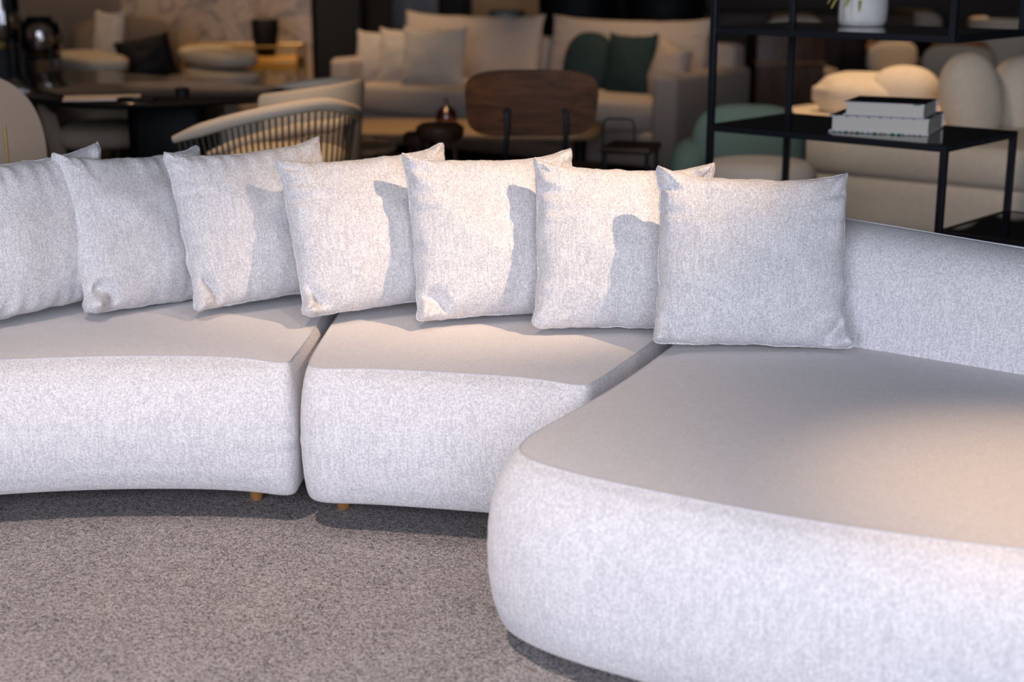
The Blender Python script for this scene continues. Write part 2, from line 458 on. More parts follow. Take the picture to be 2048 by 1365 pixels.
structure('wall_front', MB().box(-7, -3.6, -2.6, -2.5, 0, 3.1).box(2.4, 7, -2.6, -2.5, 0, 3.1).box(-3.6, 2.4, -2.6, -2.5, 0, 0.1).box(-3.6, 2.4, -2.6, -2.5, 3.0, 3.1), M['wall_side'])
wf = MB()
for x in (-3.6, -1.63, 0.37, 2.34): wf.box(x, x + 0.06, -2.6, -2.5, 0.1, 3.0)
wf.box(-3.6, 2.4, -2.6, -2.5, 0.1, 0.16); wf.box(-3.6, 2.4, -2.6, -2.5, 2.94, 3.0)
structure('window_1', wf, M['black_metal'])
structure('trim_1', MB().box(-1.42, -1.10, 10.9, 11.5, 0, 3.1), M['black'])       # black pier beside the marble
structure('trim_2', MB().box(-0.70, -0.42, 13.0, 13.5, 0, 3.1), M['black'])
structure('trim_3', MB().box(0.33, 0.50, 12.9, 13.5, 0, 3.1), M['black'])
structure('trim_4', MB().box(1.02, 1.10, 12.8, 12.9, 0, 3.1), M['red_wood'])

# ------------------------------------------------------------------ carpet
RUG_Z = 0.014
rug = MB().box(-3.2, 2.6, -0.9, 4.25, 0.001, RUG_Z, 0.006, 2).build('carpet', M['carpet'])
tag(rug, 'speckled grey brown carpet spread under the big pale sofa', 'carpet')

# ------------------------------------------------------------------ curved sofa
def sofa_leg(parent, x, y):
    prof = [(0.0, 0.0), (0.012, 0.0), (0.0155, 0.004), (0.0165, 0.02), (0.020, 0.075), (0.020, 0.10)]
    return MB().lathe(prof, 24, (x, y, RUG_Z)).build('leg', M['leg_wood'], parent)
SIDE = [(0.082, 0.075), (0.083, 0.055), (0.090, 0.040), (0.105, 0.028), (0.135, 0.014), (0.18, 0.004), (0.225, 0.0), (0.27, 0.002), (0.305, 0.009), (0.335, 0.020), (0.36, 0.035), (0.382, 0.055), (0.398, 0.082)]
def seat_module(label, pts, legs, in_scale=1.0, crown=0.008, side=SIDE, joins=(), spine=None, flat=False):
    t = thing('sofa_module', label, 'sofa', group='modules of the curved sofa')
    out = rounded_outline(pts, 0.02)
    lv = []
    for i in range(len(side) - 1):                     # subdivide the profile
        for k in range(3):
            u = k / 3; lv.append((side[i][0] * (1 - u) + side[i + 1][0] * u, (side[i][1] * (1 - u) + side[i + 1][1] * u) * in_scale))
    lv.append((side[-1][0], side[-1][1] * in_scale))
    # the flanks that meet a neighbouring module are cut straighter than the free fronts
    wt = []
    for i in range(len(out)):
        tt = (out[(i + 1) % len(out)] - out[i - 1]).normalized(); nn = Vector((tt.y, -tt.x)); f = 1.0
        for dv, k in joins:
            f = min(f, 1 - (1 - k) * smooth((nn.dot(Vector(dv).normalized()) - 0.45) / 0.5))
        wt.append(f)
    for _ in range(6): wt = [(wt[i - 1] + wt[i] * 2 + wt[(i + 1) % len(wt)]) / 4 for i in range(len(wt))]
    sm_ = 380
    if flat:                                            # slide the flanks back with the front so the corner stays crisp
        sm_ = 0; vec = []
        for i in range(len(out)):
            tt = (out[(i + 1) % len(out)] - out[i - 1]).normalized(); vec.append(Vector((-tt.y, tt.x)) * wt[i])
        for _ in range(34): vec = [vec[i] * 0.5 + (vec[i - 1] + vec[(i + 1) % len(vec)]) * 0.25 for i in range(len(vec))]
        wt = vec
    stack(MB(), out, lv, cap_top=False, wt=wt, smoothing=sm_).build('seat_base', M['sofa_side'], t)
    ring = relax(inset(out, side[-1][1] * in_scale, wt), 2 + int(side[-1][1] * in_scale * sm_))
    dome(MB(), ring, side[-1][0], crown, spine=spine).build('seat_top', M['sofa_top'], t)
    MB().tube([(p.x, p.y, side[-1][0] + 0.0005) for p in ring], 0.0013, 6, closed=True).build('seam', M['seam'], t)
    for x, y in legs: sofa_leg(t, x, y)
    return t
def back_module(t, front, thick, z0=0.10, fall=None):
    """padded back: band behind the polyline 'front' (left to right)"""
    f = [Vector(p) for p in front]; n = len(f); rear = []
    for i in range(n):
        tt = (f[min(i + 1, n - 1)] - f[max(i - 1, 0)]).normalized()
        rear.append(f[i] + Vector((-tt.y, tt.x)) * thick)
    pts = [(p.x, p.y, 0.05) for p in f] + [(p.x, p.y, 0.05) for p in reversed(rear)]
    out = rounded_outline(pts, 0.025)
    lv = [(z0, 0.02), (z0 + 0.03, 0.0), (0.35, 0.0), (0.42, 0.002), (0.48, 0.007), (0.53, 0.015), (0.57, 0.027), (0.60, 0.041), (0.625, 0.060), (0.643, 0.084), (0.654, 0.110), (0.660, 0.135), (0.662, 0.155)]
    wt = []
    for i in range(len(out)):
        df = (near_on(front, out[i]) - out[i]).length / thick
        wt.append(1.0 - 0.88 * smooth(df))
    for _ in range(4): wt = [(wt[i - 1] + wt[i] * 2 + wt[(i + 1) % len(wt)]) / 4 for i in range(len(wt))]
    def drop(x): return 0.0 if fall is None else 0.014 - 0.034 * max(0.0, min(1.0, (x - fall[0]) / (fall[1] - fall[0])))
    bb = stack(MB(), out, lv, wt=wt)
    for v in bb.v: v.z += drop(v.x) * max(0.0, (v.z - 0.4) / 0.262)
    b = bb.build('backrest', M['sofa_side'], t)
    sm = [p + (q - p) * 0.885 for p, q in zip(f, rear)]      # stitched seam along the rear top edge
    MB().tube([(p.x, p.y, 0.662 + drop(p.x)) for p in sm], 0.0022, 6).build('back_seam', M['seam'], b)
    return b

left_mod = seat_module('left section of the curved pale grey sofa, at the edge of the picture',
    [(-1.90, 2.86, 0.10), (-1.55, 3.06, 0.2), (-1.19, 3.175, 0.2), (-0.85, 3.215, 0.2), (-0.497, 3.185, 0.035), (-0.462, 4.05, 0.06), (-1.2, 4.12, 0.2), (-2.1, 3.9, 0.1)],
    [(-0.623, 3.385), (-0.60, 3.95), (-1.8, 3.05), (-2.0, 3.8)], 1.2, flat=True, joins=[((1, -0.04), 0.12)], spine=[(-1.75, 3.38), (-1.2, 3.62), (-0.70, 3.58)])
back_module(left_mod, [(-2.0, 3.70), (-1.6, 3.85), (-1.2, 3.93), (-0.8, 3.95), (-0.47, 3.93)], 0.20)
mid_mod = seat_module('middle section of the curved pale grey sofa, under three cushions',
    [(-0.489, 3.155, 0.075), (-0.30, 3.115, 0.2), (-0.05, 3.065, 0.2), (0.156, 3.014, 0.025), (0.474, 3.737, 0.04), (0.0, 4.0, 0.2), (-0.454, 4.06, 0.06)],
    [(-0.405, 3.325), (-0.02, 3.26), (-0.36, 3.95), (0.24, 3.74)], 0.95, flat=True, joins=[((-1, 0.04), 0.22), ((0.92, -0.39), 0.06)], spine=[(-0.2, 3.6), (0.1, 3.55)])
back_module(mid_mod, [(-0.46, 3.93), (-0.2, 3.90), (0.1, 3.81), (0.40, 3.67)], 0.20)
CH = [(0.045, 0.066), (0.046, 0.05), (0.055, 0.036), (0.075, 0.024), (0.11, 0.011), (0.16, 0.002), (0.215, 0.0), (0.26, 0.002), (0.30, 0.009), (0.332, 0.021), (0.358, 0.036), (0.382, 0.057), (0.396, 0.082)]
chaise = seat_module('deep rounded chaise section of the pale grey sofa, nearest the camera at the right',
    [(0.49, 3.74, 0.06), (0.172, 3.03, 0.25), (-0.078, 2.63, 0.15), (0.02, 2.46, 0.16), (0.20, 2.35, 0.2), (0.44, 2.205, 0.25), (0.80, 2.065, 0.3), (1.20, 1.97, 0.3), (1.62, 2.06, 0.28), (1.78, 2.50, 0.3), (1.45, 3.02, 0.2), (0.95, 3.46, 0.2)],
    [(0.16, 2.72), (0.95, 2.3), (1.5, 2.5), (0.55, 3.4)], 1.0, 0.012, CH, joins=[((-0.92, 0.39), 0.5)], spine=[(0.5, 2.9), (0.75, 2.8), (1.25, 2.55)])
back_module(chaise, [(0.44, 3.655), (0.62, 3.53), (0.81, 3.385), (1.00, 3.245), (1.20, 3.09), (1.40, 2.90), (1.55, 2.70)], 0.20, fall=(0.75, 1.25))

# ------------------------------------------------------------------ scatter cushions on the sofa
def pillow_mesh(w, h, T, seed, curl=(0, 0, 0, 0), N=64, ear=0.075, wrinkle=1.0, ear_top=0.17, ear_low=0.045):
    """returns (body verts/faces, seam path). Local axes: x right, z up the face, -y towards the viewer.
    curl: roll amount for corners BL, BR, TR, TL"""
    off = Vector((seed * 3.17, seed * 1.31, seed * 0.77))
    corners = [(-1, -1), (1, -1), (1, 1), (-1, 1)]
    def place(u, v, side):
        x = w / 2 * u * (1 - ear * (1 - abs(v) ** 5.0))
        z = h / 2 * v * (1 - (ear_top if v > 0 else ear_low) * (1 - 0.45 * abs(u) ** 2.2 - 0.55 * abs(u) ** 7))
        tipk = max(0.0, (abs(u) + abs(v) - 1.84) / 0.16) ** 2 * 0.011
        x -= math.copysign(tipk, u); z -= math.copysign(tipk, v)
        eu, ev = 1 - abs(u), 1 - abs(v)
        t = T * ((1 - u * u) ** 0.50) * ((1 - v * v) ** 0.50)
        t = t * (0.86 + 0.14 * (1 - (u * u + v * v) / 2)) + 0.015 * (1 - math.exp(-26 * min(eu, ev))) + 0.0008
        # slump: fuller near the bottom
        t *= 1.0 + 0.16 * (-v) * (1 - v * v)
        # puckers running in from the seams and creases at the corners
        d = min(eu, ev)
        g = noise.noise(Vector((u * 2.4, v * 2.4, side * 3)) + off) * 0.010 * (1 - max(abs(u), abs(v)) ** 4)
        along = v if eu < ev else u
        pk = noise.noise(Vector((along * 9, side * 5 + (0 if eu < ev else 7), 0)) + off) * math.exp(-d * 5.5) * smooth(d * 14) * 0.017 * (1.35 if v > 0.2 else 0.8)
        cd = 1 - max(0.0, min(1.0, (eu + ev) * 1.6))
        cr = math.sin((abs(u) - abs(v)) * 16 + seed) * cd * 0.004 * smooth(d * 12)
        t += (g + pk + cr) * wrinkle
        x += noise.noise(Vector((v * 5, 3, side)) + off) * 0.006 * (abs(u) ** 6) + noise.noise(Vector((v * 16, 1, side)) + off) * 0.0022 * (abs(u) ** 8)
        z += noise.noise(Vector((u * 5, 9, side)) + off) * 0.005 * (abs(v) ** 6) + noise.noise(Vector((u * 16, 5, side)) + off) * 0.0022 * (abs(v) ** 8)
        P = Vector((x, 0, z)); nrm = Vector((0, -1, 0))
        for ci, (a, b) in enumerate(corners):
            if curl[ci] == 0: continue
            C = Vector((a * w / 2, 0, b * h / 2)); k = curl[ci]
            q = P - C; dc = math.hypot(q.x * 1.15, q.z)
            knob = math.exp(-(dc / 0.040) ** 2)
            fold = math.exp(-((dc - 0.078 - 0.012 * math.sin(seed * 2 + q.x * 60)) / 0.014) ** 2)
            t += k * (0.018 * math.exp(-((dc - 0.026) / 0.026) ** 2) * smooth(min(eu, ev) * 22) - 0.030 * fold * smooth(min(eu, ev) * 7))
            P = P + Vector((a * 0.006, -0.026, 0.0)) * k * math.exp(-(dc / 0.055) ** 2)
            P = P + Vector((math.sin(seed + q.z * 70), 0, math.cos(seed * 3 + q.x * 70))) * 0.004 * knob * k
        return P + nrm * (t if side == 0 else -t * 0.9)
    vs, fs = [], []
    idx = {}
    for side in (0, 1):
        for j in range(N + 1):
            for i in range(N + 1):
                # denser sampling towards the edges
                u = math.sin((i / N * 2 - 1) * PI / 2 * 0.985) / math.sin(PI / 2 * 0.985); v = math.sin((j / N * 2 - 1) * PI / 2 * 0.985) / math.sin(PI / 2 * 0.985)
                idx[(side, i, j)] = len(vs); vs.append(place(u, v, side))
    for j in range(N):
        for i in range(N):
            fs.append((idx[(0, i, j)], idx[(0, i + 1, j)], idx[(0, i + 1, j + 1)], idx[(0, i, j + 1)]))
            fs.append((idx[(1, i, j)], idx[(1, i, j + 1)], idx[(1, i + 1, j + 1)], idx[(1, i + 1, j)]))
    rim = [(i, 0) for i in range(N)] + [(N, j) for j in range(N)] + [(i, N) for i in range(N, 0, -1)] + [(0, j) for j in range(N, 0, -1)]
    m = len(rim)
    for k in range(m):
        a, b = rim[k], rim[(k + 1) % m]
        fs.append((idx[(0, *a)], idx[(1, *a)], idx[(1, *b)], idx[(0, *b)]))
    seam = [(vs[idx[(0, *r)]] + vs[idx[(1, *r)]]) / 2 for r in rim]
    return vs, fs, seam

PIL = [  # bottom-left corner x, y, yaw, lean, roll (degrees), w, h, corner rolls, label
    (-1.310, 3.49, 50, 9, 0.9, 0.445, 0.415, (0, 0, 0, 0), 'grey melange scatter cushion cut off by the left edge of the picture'),
    (-1.074, 3.596, 47, 20.4, -2.9, 0.450, 0.436, (1.0, 0, 0, 0), 'grey melange scatter cushion with rolled bottom corner, second from the left'),
    (-0.807, 3.625, 34.9, 18.9, 1.3, 0.460, 0.430, (0.9, 0, 0, 0), 'grey melange scatter cushion with tall pointed top corner, third from the left'),
    (-0.525, 3.557, 23.9, 23.8, 2.1, 0.475, 0.431, (1.0, 0, 0, 0), 'grey melange scatter cushion at the join of left and middle seats'),
    (-0.242, 3.530, 18.7, 19.8, -0.8, 0.468, 0.439, (0.9, 0, 0, 0), 'grey melange scatter cushion in strongest warm light on the middle seat'),
    (0.043, 3.469, 7.8, 20.0, -3.0, 0.468, 0.436, (0, 0, 0.5, 0), 'grey melange scatter cushion beside the chaise, partly behind the frontmost cushion'),
    (0.320, 3.317, 1.1, 19.4, -2.0, 0.468, 0.434, (0.5, 1.0, 0, 0), 'frontmost grey melange scatter cushion, wholly visible at the chaise corner'),
]
for k, (x, y, yaw, lean, roll, w, h, curl, lab) in enumerate(PIL):
    ya, le, ro = math.radians(yaw), math.radians(lean), math.radians(roll)
    u = Vector((math.cos(ya), math.sin(ya), 0)); n = Vector((math.sin(ya), -math.cos(ya), 0)); up = Vector((0, 0, 1))
    v = up * math.cos(le) - n * math.sin(le); m = n * math.cos(le) + up * math.sin(le)
    u2 = u * math.cos(ro) + v * math.sin(ro); v2 = v * math.cos(ro) - u * math.sin(ro)
    C = Vector((x, y, 0.42)) + u2 * (w / 2) + v2 * (h / 2)
    o = thing('scatter_cushion', lab, 'cushion', (0, 0, 0), 0, 'scatter cushions along the curved sofa')
    o.matrix_world = Matrix(((u2.x, -m.x, v2.x, C.x), (u2.y, -m.y, v2.y, C.y), (u2.z, -m.z, v2.z, C.z), (0, 0, 0, 1)))
    vs, fs, seam = pillow_mesh(w, h, 0.074, k + 1, curl)
    MB().add(vs, fs).build('cushion_cover', M['cushion'], o)
    MB().tube(seam, 0.0017, 6, closed=True).build('seam', M['cushion'], o)

# ------------------------------------------------------------------ black etagere
FR, FL, BR, BL = Vector((1.347, 4.575)), Vector((0.678, 5.169)), Vector((1.702, 4.974)), Vector((1.033, 5.569))
ex = (FR - FL).normalized(); ey = (BR - FR).normalized(); SW, SD = (FR - FL).length, (BR - FR).length
ZL, ZU, ZP, TB = 0.728, 1.0395, 0.457, 0.022
shelf = thing('display_shelf', 'tall black metal display shelf with staggered glossy shelves behind the sofa', 'shelf', (FL.x, FL.y, 0), math.atan2(ex.y, ex.x))
def post(x, y, z0, z1): MB().box(x, x + TB, y, y + TB, z0, z1, 0.0015, 1).build('post', M['black_metal'], shelf)
def deck(x0, x1, z):    # z = upper face of the frame
    fr = MB().box(x0 + TB, x1 - TB, 0, TB, z - TB, z, 0.001, 1).box(x0 + TB, x1 - TB, SD - TB, SD, z - TB, z, 0.001, 1).box(x0, x0 + TB, TB, SD - TB, z - TB, z, 0.001, 1).box(x1 - TB, x1, TB, SD - TB, z - TB, z, 0.001, 1)
    p = MB().box(x0 + TB, x1 - TB, TB, SD - TB, z - 0.012, z - 0.001).build('shelf_panel', M['black_glass'], shelf)
    fr.build('shelf_frame', M['black_metal'], p)
post(0, 0, 0, 1.95); post(0, SD - TB, 0, 1.95)
post(SW - TB, 0, ZU, 1.95); post(SW - TB, SD - TB, ZU, 1.95)
post(SW - TB, 0, 0, ZL); post(SW - TB, SD - TB, 0, ZL)
post(SW * 1.75, 0, 0, ZP); post(SW * 1.75, SD - TB, 0, ZP)
for x0, x1, z in ((0, SW, ZL), (0, SW, ZU + TB), (0, SW, 1.95), (SW - TB, SW * 1.75 + TB, ZP), (0, SW, 0.12)): deck(x0, x1, z)

# books on the lower shelf
def book(label, o, ang, w, d, h, board, cover_mat, prints):
    t = thing('book', label, 'book', o, ang, 'books stacked on the black shelf')
    c = board
    MB().box(c * 2, w - c, c * 2.2, d - c * 0.8, c, h - c).build('page_block', M['paper'], t, smooth=False)
    MB().box(0, w, 0, d, 0, c, 0.0006, 1).build('back_cover', M['cover'], t, smooth=False)
    MB().box(0, w, 0, d, h - c, h - 0.0007, 0.0006, 1).build('front_cover', M['cover'], t, smooth=False)
    MB().box(0.0008, w - 0.0008, 0.0025, d - 0.0008, h - 0.0007, h).build('cover_print', cover_mat, t, smooth=False)
    s = MB().box(0, w, d, d + c, 0.0, h, 0.0006, 1).build('spine', M['cover'], t, smooth=False)
    for k, (px, z, ln, mname) in enumerate(prints):
        MB().box(px, px + ln, -0.0006, 0.0002, z, z + c * 0.85).build('edge_print', M[mname], t, smooth=False)
    return t
b0 = at_z(1657, 263, ZL); b1 = at_z(1857, 273, ZL); bang = math.atan2(b1.y - b0.y, b1.x - b0.x)
bw = (b1 - b0).length
pr = []
for k in range(16):
    pr.append((0.018 + k * bw / 17.5 + random.uniform(-.003, .003), 0.0002, random.choice((0.004, 0.005, 0.012)), 'print_tan' if k % 5 == 3 else 'print_green'))
for k in range(8):
    pr.append((0.02 + k * bw / 9 + random.uniform(-.004, .004), 0.0505, random.choice((0.006, 0.004)), 'print_green'))
book('larger lower book with white board and green printed edges on the black shelf', (b0.x, b0.y, ZL + 0.0005), bang, bw, 0.27, 0.055, 0.0045, M['cover_dark'], pr)
b2 = b0 + Vector((math.cos(bang), math.sin(bang), 0)) * 0.042 + Vector((-math.sin(bang), math.cos(bang), 0)) * 0.012
book('smaller upper book with dark cover lying on the larger book', (b2.x, b2.y, ZL + 0.056), bang - 0.01, bw * 0.81, 0.225, 0.045, 0.004, M['cover_dark'], [(bw * 0.70, 0.0407, 0.024, 'print_green')])

# pot with plant on the upper shelf
pp = at_z(1724, 51, ZU + TB)
pot = thing('plant_pot', 'white rough ceramic pot with striped spiky leaves on the upper shelf', 'potted plant', (pp.x, pp.y, ZU + TB + 0.0005))
rp = 47 * pp.y / F_PX
wob = lambda a, z: 0.02 * math.sin(2 * a + z * 20) + 0.012 * math.sin(5 * a + z * 33)
MB().lathe([(0, 0), (rp * .90, 0), (rp * .97, .006), (rp * 1.0, .02), (rp * 1.0, .06), (rp * .975, .095), (rp * .96, .118), (rp * .94, .121), (rp * .90, .118), (rp * .88, .095), (0, .095)], 48, wob=wob).build('pot', M['ceramic'], pot)
MB().lathe([(0, .096), (rp * .86, .1), (rp * .86, .094)], 24).build('soil', M['soil'], pot)
def leaf(parent, az, ln, droop, width, mname, lift=0.06):
    n = 12; vs, fs = [], []
    for i in range(n + 1):
        t = i / n
        r = 0.01 + ln * (t - 0.12 * t * t); z = 0.10 + lift * math.sin(min(1, t * 1.3) * PI / 2) - droop * 0.75 * t * t
        wd = width * (math.sin(PI * min(1, 0.12 + 0.88 * t)) ** 0.7) * (1 if t < 1 else 0.02)
        c = Vector((math.cos(az) * r, math.sin(az) * r, z)); s = Vector((-math.sin(az), math.cos(az), 0)) * wd
        vs += [c - s, c + Vector((0, 0, -wd * 0.4)), c + s, c + Vector((0, 0, -wd * 0.4 - 0.0012))]
    for i in range(n):
        a, b = i * 4, i * 4 + 4
        for k in range(4): fs.append((a + k, a + (k + 1) % 4, b + (k + 1) % 4, b + k))
    lf = MB().add(vs, fs).build('leaf', M[mname], parent)
    ed = [Vector(vs[i * 4]) for i in range(n + 1)] + [Vector(vs[i * 4 + 2]) for i in range(n, -1, -1)]
    MB().tube(ed, 0.0011, 5).build('leaf_margin', M['leaf_edge'], lf)
for az, ln, dr, wd, li in ((3.25, .135, .115, .011, .06), (3.55, .14, .135, .010, .06), (3.05, .15, .10, .010, .07), (3.9, .11, .12, .010, .055), (4.35, .10, .135, .009, .05), (2.6, .16, .07, .011, .09), (5.9, .13, .03, .008, .09), (0.3, .15, .07, .006, .07), (1.5, .14, .02, .01, .11), (4.9, .08, -.02, .01, .09), (2.1, .10, -.05, .01, .12)):
    leaf(pot, az, ln, dr, wd, 'leaf', li)

# ------------------------------------------------------------------ cream sofa behind the shelf
cs = thing('curved_sofa', 'cream boucle sofa with rounded seat behind the black display shelf', 'sofa')
cout = [(1.30, 6.84, 0.12), (1.20, 7.3, 0.3), (1.27, 7.85, 0.3), (1.65, 8.4, 0.35), (2.3, 8.55, 0.3), (3.1, 8.0, 0.4), (3.7, 7.0, 0.4), (3.3, 5.75, 0.4), (2.75, 5.72, 0.3), (2.15, 6.20, 0.3), (1.7, 6.55, 0.3)]
cc = rounded_outline(cout, 0.05)
stack(MB(), cc, [(0.06, 0.05), (0.07, 0.03), (0.10, 0.01), (0.15, 0.0), (0.25, 0.0), (0.30, 0.008), (0.325, 0.03)]).build('base', M['cream'], cs)
mbx = stack(MB(), cc, [(0.325, 0.035), (0.335, 0.015), (0.36, 0.002), (0.41, 0.0), (0.455, 0.008), (0.48, 0.025), (0.497, 0.055)], cap_top=False)
dome(mbx, relax(inset(cc, 0.055), 2), 0.497, 0.03, 10, [(1.9, 7.4), (2.6, 7.2), (3.0, 6.8)]).build('seat_cushion', M['cream'], cs)
for x, y in ((1.5, 7.0), (2.9, 5.95), (1.7, 8.1), (3.2, 7.4)):
    MB().lathe([(0.0, 0), (0.02, 0), (0.025, 0.07)], 16, (x, y, 0)).build('leg', M['black'], cs)
def puffy(name, label, cat, px, py, y, w, h, d, rz, mat, p=2.6, group=None, tilt=0.0, pinch=0.0, lean=0.0):
    c = at_y(px, py, y)
    m = Matrix.Rotation(lean, 4, 'Y') @ Matrix.Rotation(tilt, 4, 'X')
    mb = MB().puff(0, 0, 0, w / 2, d / 2, h / 2, p, 44, 28, m)
    if pinch:
        for v in mb.v:
            k = smooth((-v.x / (w / 2) - 0.35) / 0.65)
            v.z *= 1 - 0.25 * k; v.y *= 1 - 0.6 * k; v.z += 0.012 * math.sin(v.z * 90) * k
    o = mb.build(name, mat); o.location = c; o.rotation_euler = (0, 0, rz)
    return tag(o, label, cat, group)
GC = 'cushions on the cream sofa'
puffy('seat_pillow', 'creased cream pillow lying at the seat end behind the books', 'cushion', 1722, 190, 7.55, 0.50, 0.20, 0.30, -0.45, M['cream'], 3.2, GC, 0.25, 1.0)
puffy('seat_pillow', 'cream domed pillow right of the creased one behind the books', 'cushion', 1808, 186, 7.45, 0.36, 0.27, 0.26, -0.45, M['cream'], 2.2, GC, 0.2)
puffy('back_pillow', 'tall egg shaped cream pillow standing right of the books', 'cushion', 1942, 196, 6.9, 0.29, 0.42, 0.25, 0.35, M['cream'], 2.25, GC, -0.1, 0.0, -0.22)
puffy('back_pillow', 'cream pillow cut off by the right edge behind the shelf', 'cushion', 2062, 198, 7.05, 0.42, 0.42, 0.26, 0.5, M['cream'], 2.6, GC, -0.2)

# teal chair and grey ottoman
tc_ = thing('lounge_chair', 'low teal lounge chair seen behind the shelf posts', 'chair', (0.98, 6.28, 0), -0.25)
outl = rounded_outline([(-0.26, -0.02, 0.12), (0.24, -0.02, 0.12), (0.26, 0.5, 0.2), (-0.26, 0.5, 0.2)], 0.03)
stack(MB(), outl, [(0.06, 0.05), (0.08, 0.02), (0.2, 0), (0.34, 0.0), (0.385, 0.02), (0.40, 0.06)]).build('seat', M['teal'], tc_)
MB().puff(0.02, 0.06, 0.47, 0.245, 0.11, 0.215, 3.2).build('backrest', M['teal'], tc_)
MB().puff(-0.22, 0.10, 0.38, 0.10, 0.20, 0.15, 2.4).build('armrest', M['teal'], tc_)
for x in (-0.18, 0.18):
    for y in (0.1, 0.4): MB().lathe([(0, 0), (0.014, 0), (0.018, 0.07)], 12, (x, y, 0)).build('leg', M['black'], tc_)
ot = thing('ottoman', 'grey round ottoman in front of the teal lounge chair', 'ottoman', (0.99, 5.90, 0))
MB().lathe([(0, 0.07), (0.20, 0.07), (0.225, 0.10), (0.235, 0.2), (0.235, 0.42), (0.225, 0.47), (0.19, 0.500), (0.10, 0.508), (0, 0.51)], 40).build('seat', M['grey_seat'], ot)
for k in range(3):
    a = k * 2.1; MB().lathe([(0, 0), (0.014, 0), (0.016, 0.075)], 12, (0.18 * math.cos(a), 0.18 * math.sin(a), 0)).build('leg', M['black'], ot)

# ------------------------------------------------------------------ large grey linen sofa
fs_ = thing('linen_sofa', 'long warm grey linen sofa with scatter pillows in the middle distance', 'sofa', (-0.16, 9.5, 0), -0.605)
MB().box(-1.20, 1.20, 0.02, 0.95, 0.06, 0.27, 0.03, 4).build('base', M['far_sofa'], fs_)
sc_ = MB().puff(0, 0.38, 0.36, 1.21, 0.43, 0.115, 6.0, 64, 24).build('seat_cushion', M['far_sofa'], fs_)
for s in (-1, 1):
    MB().box(-1.32 if s < 0 else 1.20, -1.15 if s < 0 else 1.37, -0.02, 1.0, 0.03, 0.62, 0.045, 5).build('armrest', M['far_sofa'], fs_)
MB().box(-1.33, 1.33, 0.80, 1.0, 0.2, 0.76, 0.05, 5).build('back_frame', M['far_sofa'], fs_)
def soft_pillow(parent, name, x, y, z, w, h, T, rz, tilt, mat, seed, roll=0.0, N=26, ear=0.09, ear_top=0.16, label=None, cat=None, group=None):
    vs, fs, seam = pillow_mesh(w, h, T, seed, (0, 0, 0, 0), N, ear, 1.2, ear_top)
    o = MB().add(vs, fs).build(name, mat)
    o.matrix_world = Matrix.Translation((x, y, z)) @ Matrix.Rotation(rz, 4, 'Z') @ Matrix.Rotation(-tilt, 4, 'X') @ Matrix.Rotation(roll, 4, 'Y')
    if parent is not None: o.parent = parent
    if label: tag(o, label, cat, group)
    return o
soft_pillow(fs_, 'back_cushion', -0.66, 0.72, 0.68, 1.22, 0.50, 0.10, 0, 0.22, M['far_sofa'], 21, N=32, ear=0.05, ear_top=0.16)
soft_pillow(fs_, 'back_cushion', 0.60, 0.72, 0.68, 1.22, 0.50, 0.10, 0, 0.22, M['far_sofa'], 22, N=32, ear=0.05, ear_top=0.16)
GS = 'pillows on the grey linen sofa'
def on_sofa(px, py, ly): # point on the sofa plane at local depth ly
    r = ray(px, py); a = -0.605; n = Vector((-math.sin(a), math.cos(a), 0)); o = Vector((-0.16, 9.5, 0)) + n * ly
    t = (o - Vector((0, 0, CAM_H))).dot(n) / r.dot(n); return Vector((0, 0, CAM_H)) + r * t
for px, py, ly, w, h, rz, mt, sd, lab, g in (
    (765, 113, 0.27, 0.40, 0.38, -0.25, 'white_cloth', 31, 'pale linen pillow nearest the left arm of the linen sofa', GS),
    (815, 112, 0.20, 0.44, 0.40, -0.30, 'white_cloth', 32, 'pale linen pillow in the middle of three on the linen sofa', GS),
    (868, 113, 0.13, 0.46, 0.41, -0.25, 'white_cloth', 33, 'pale linen pillow in front of the other two on the linen sofa', GS)):
    p = on_sofa(px, py, ly)
    soft_pillow(None, 'linen_pillow', p.x, p.y, p.z, w, h, 0.07, rz, 0.25, M[mt], sd, label=lab, cat='cushion', group=g)
p = on_sofa(1176, 132, 0.42); o = MB().puff(0, 0, 0, 0.165, 0.10, 0.215, 2.5, 36, 24).build('green_pillow', M['green']); o.location = p; o.rotation_euler = (-0.25, 0.05, -0.5)
tag(o, 'dark green velvet pillow with rounded top on the linen sofa', 'cushion', GS)
p = on_sofa(1262, 133, 0.36)
soft_pillow(None, 'green_pillow', p.x, p.y, p.z, 0.34, 0.44, 0.08, -0.5, 0.2, M['green'], 36, label='dark green velvet pillow with pointed corners beside the right arm pillow', cat='cushion', group=GS)
p = on_sofa(1338, 150, 0.34)
soft_pillow(None, 'linen_pillow', p.x, p.y, p.z, 0.36, 0.40, 0.09, -1.2, 0.2, M['far_sofa'], 37, roll=0.15, label='pale pillow tucked against the right arm of the linen sofa', cat='cushion', group=GS)

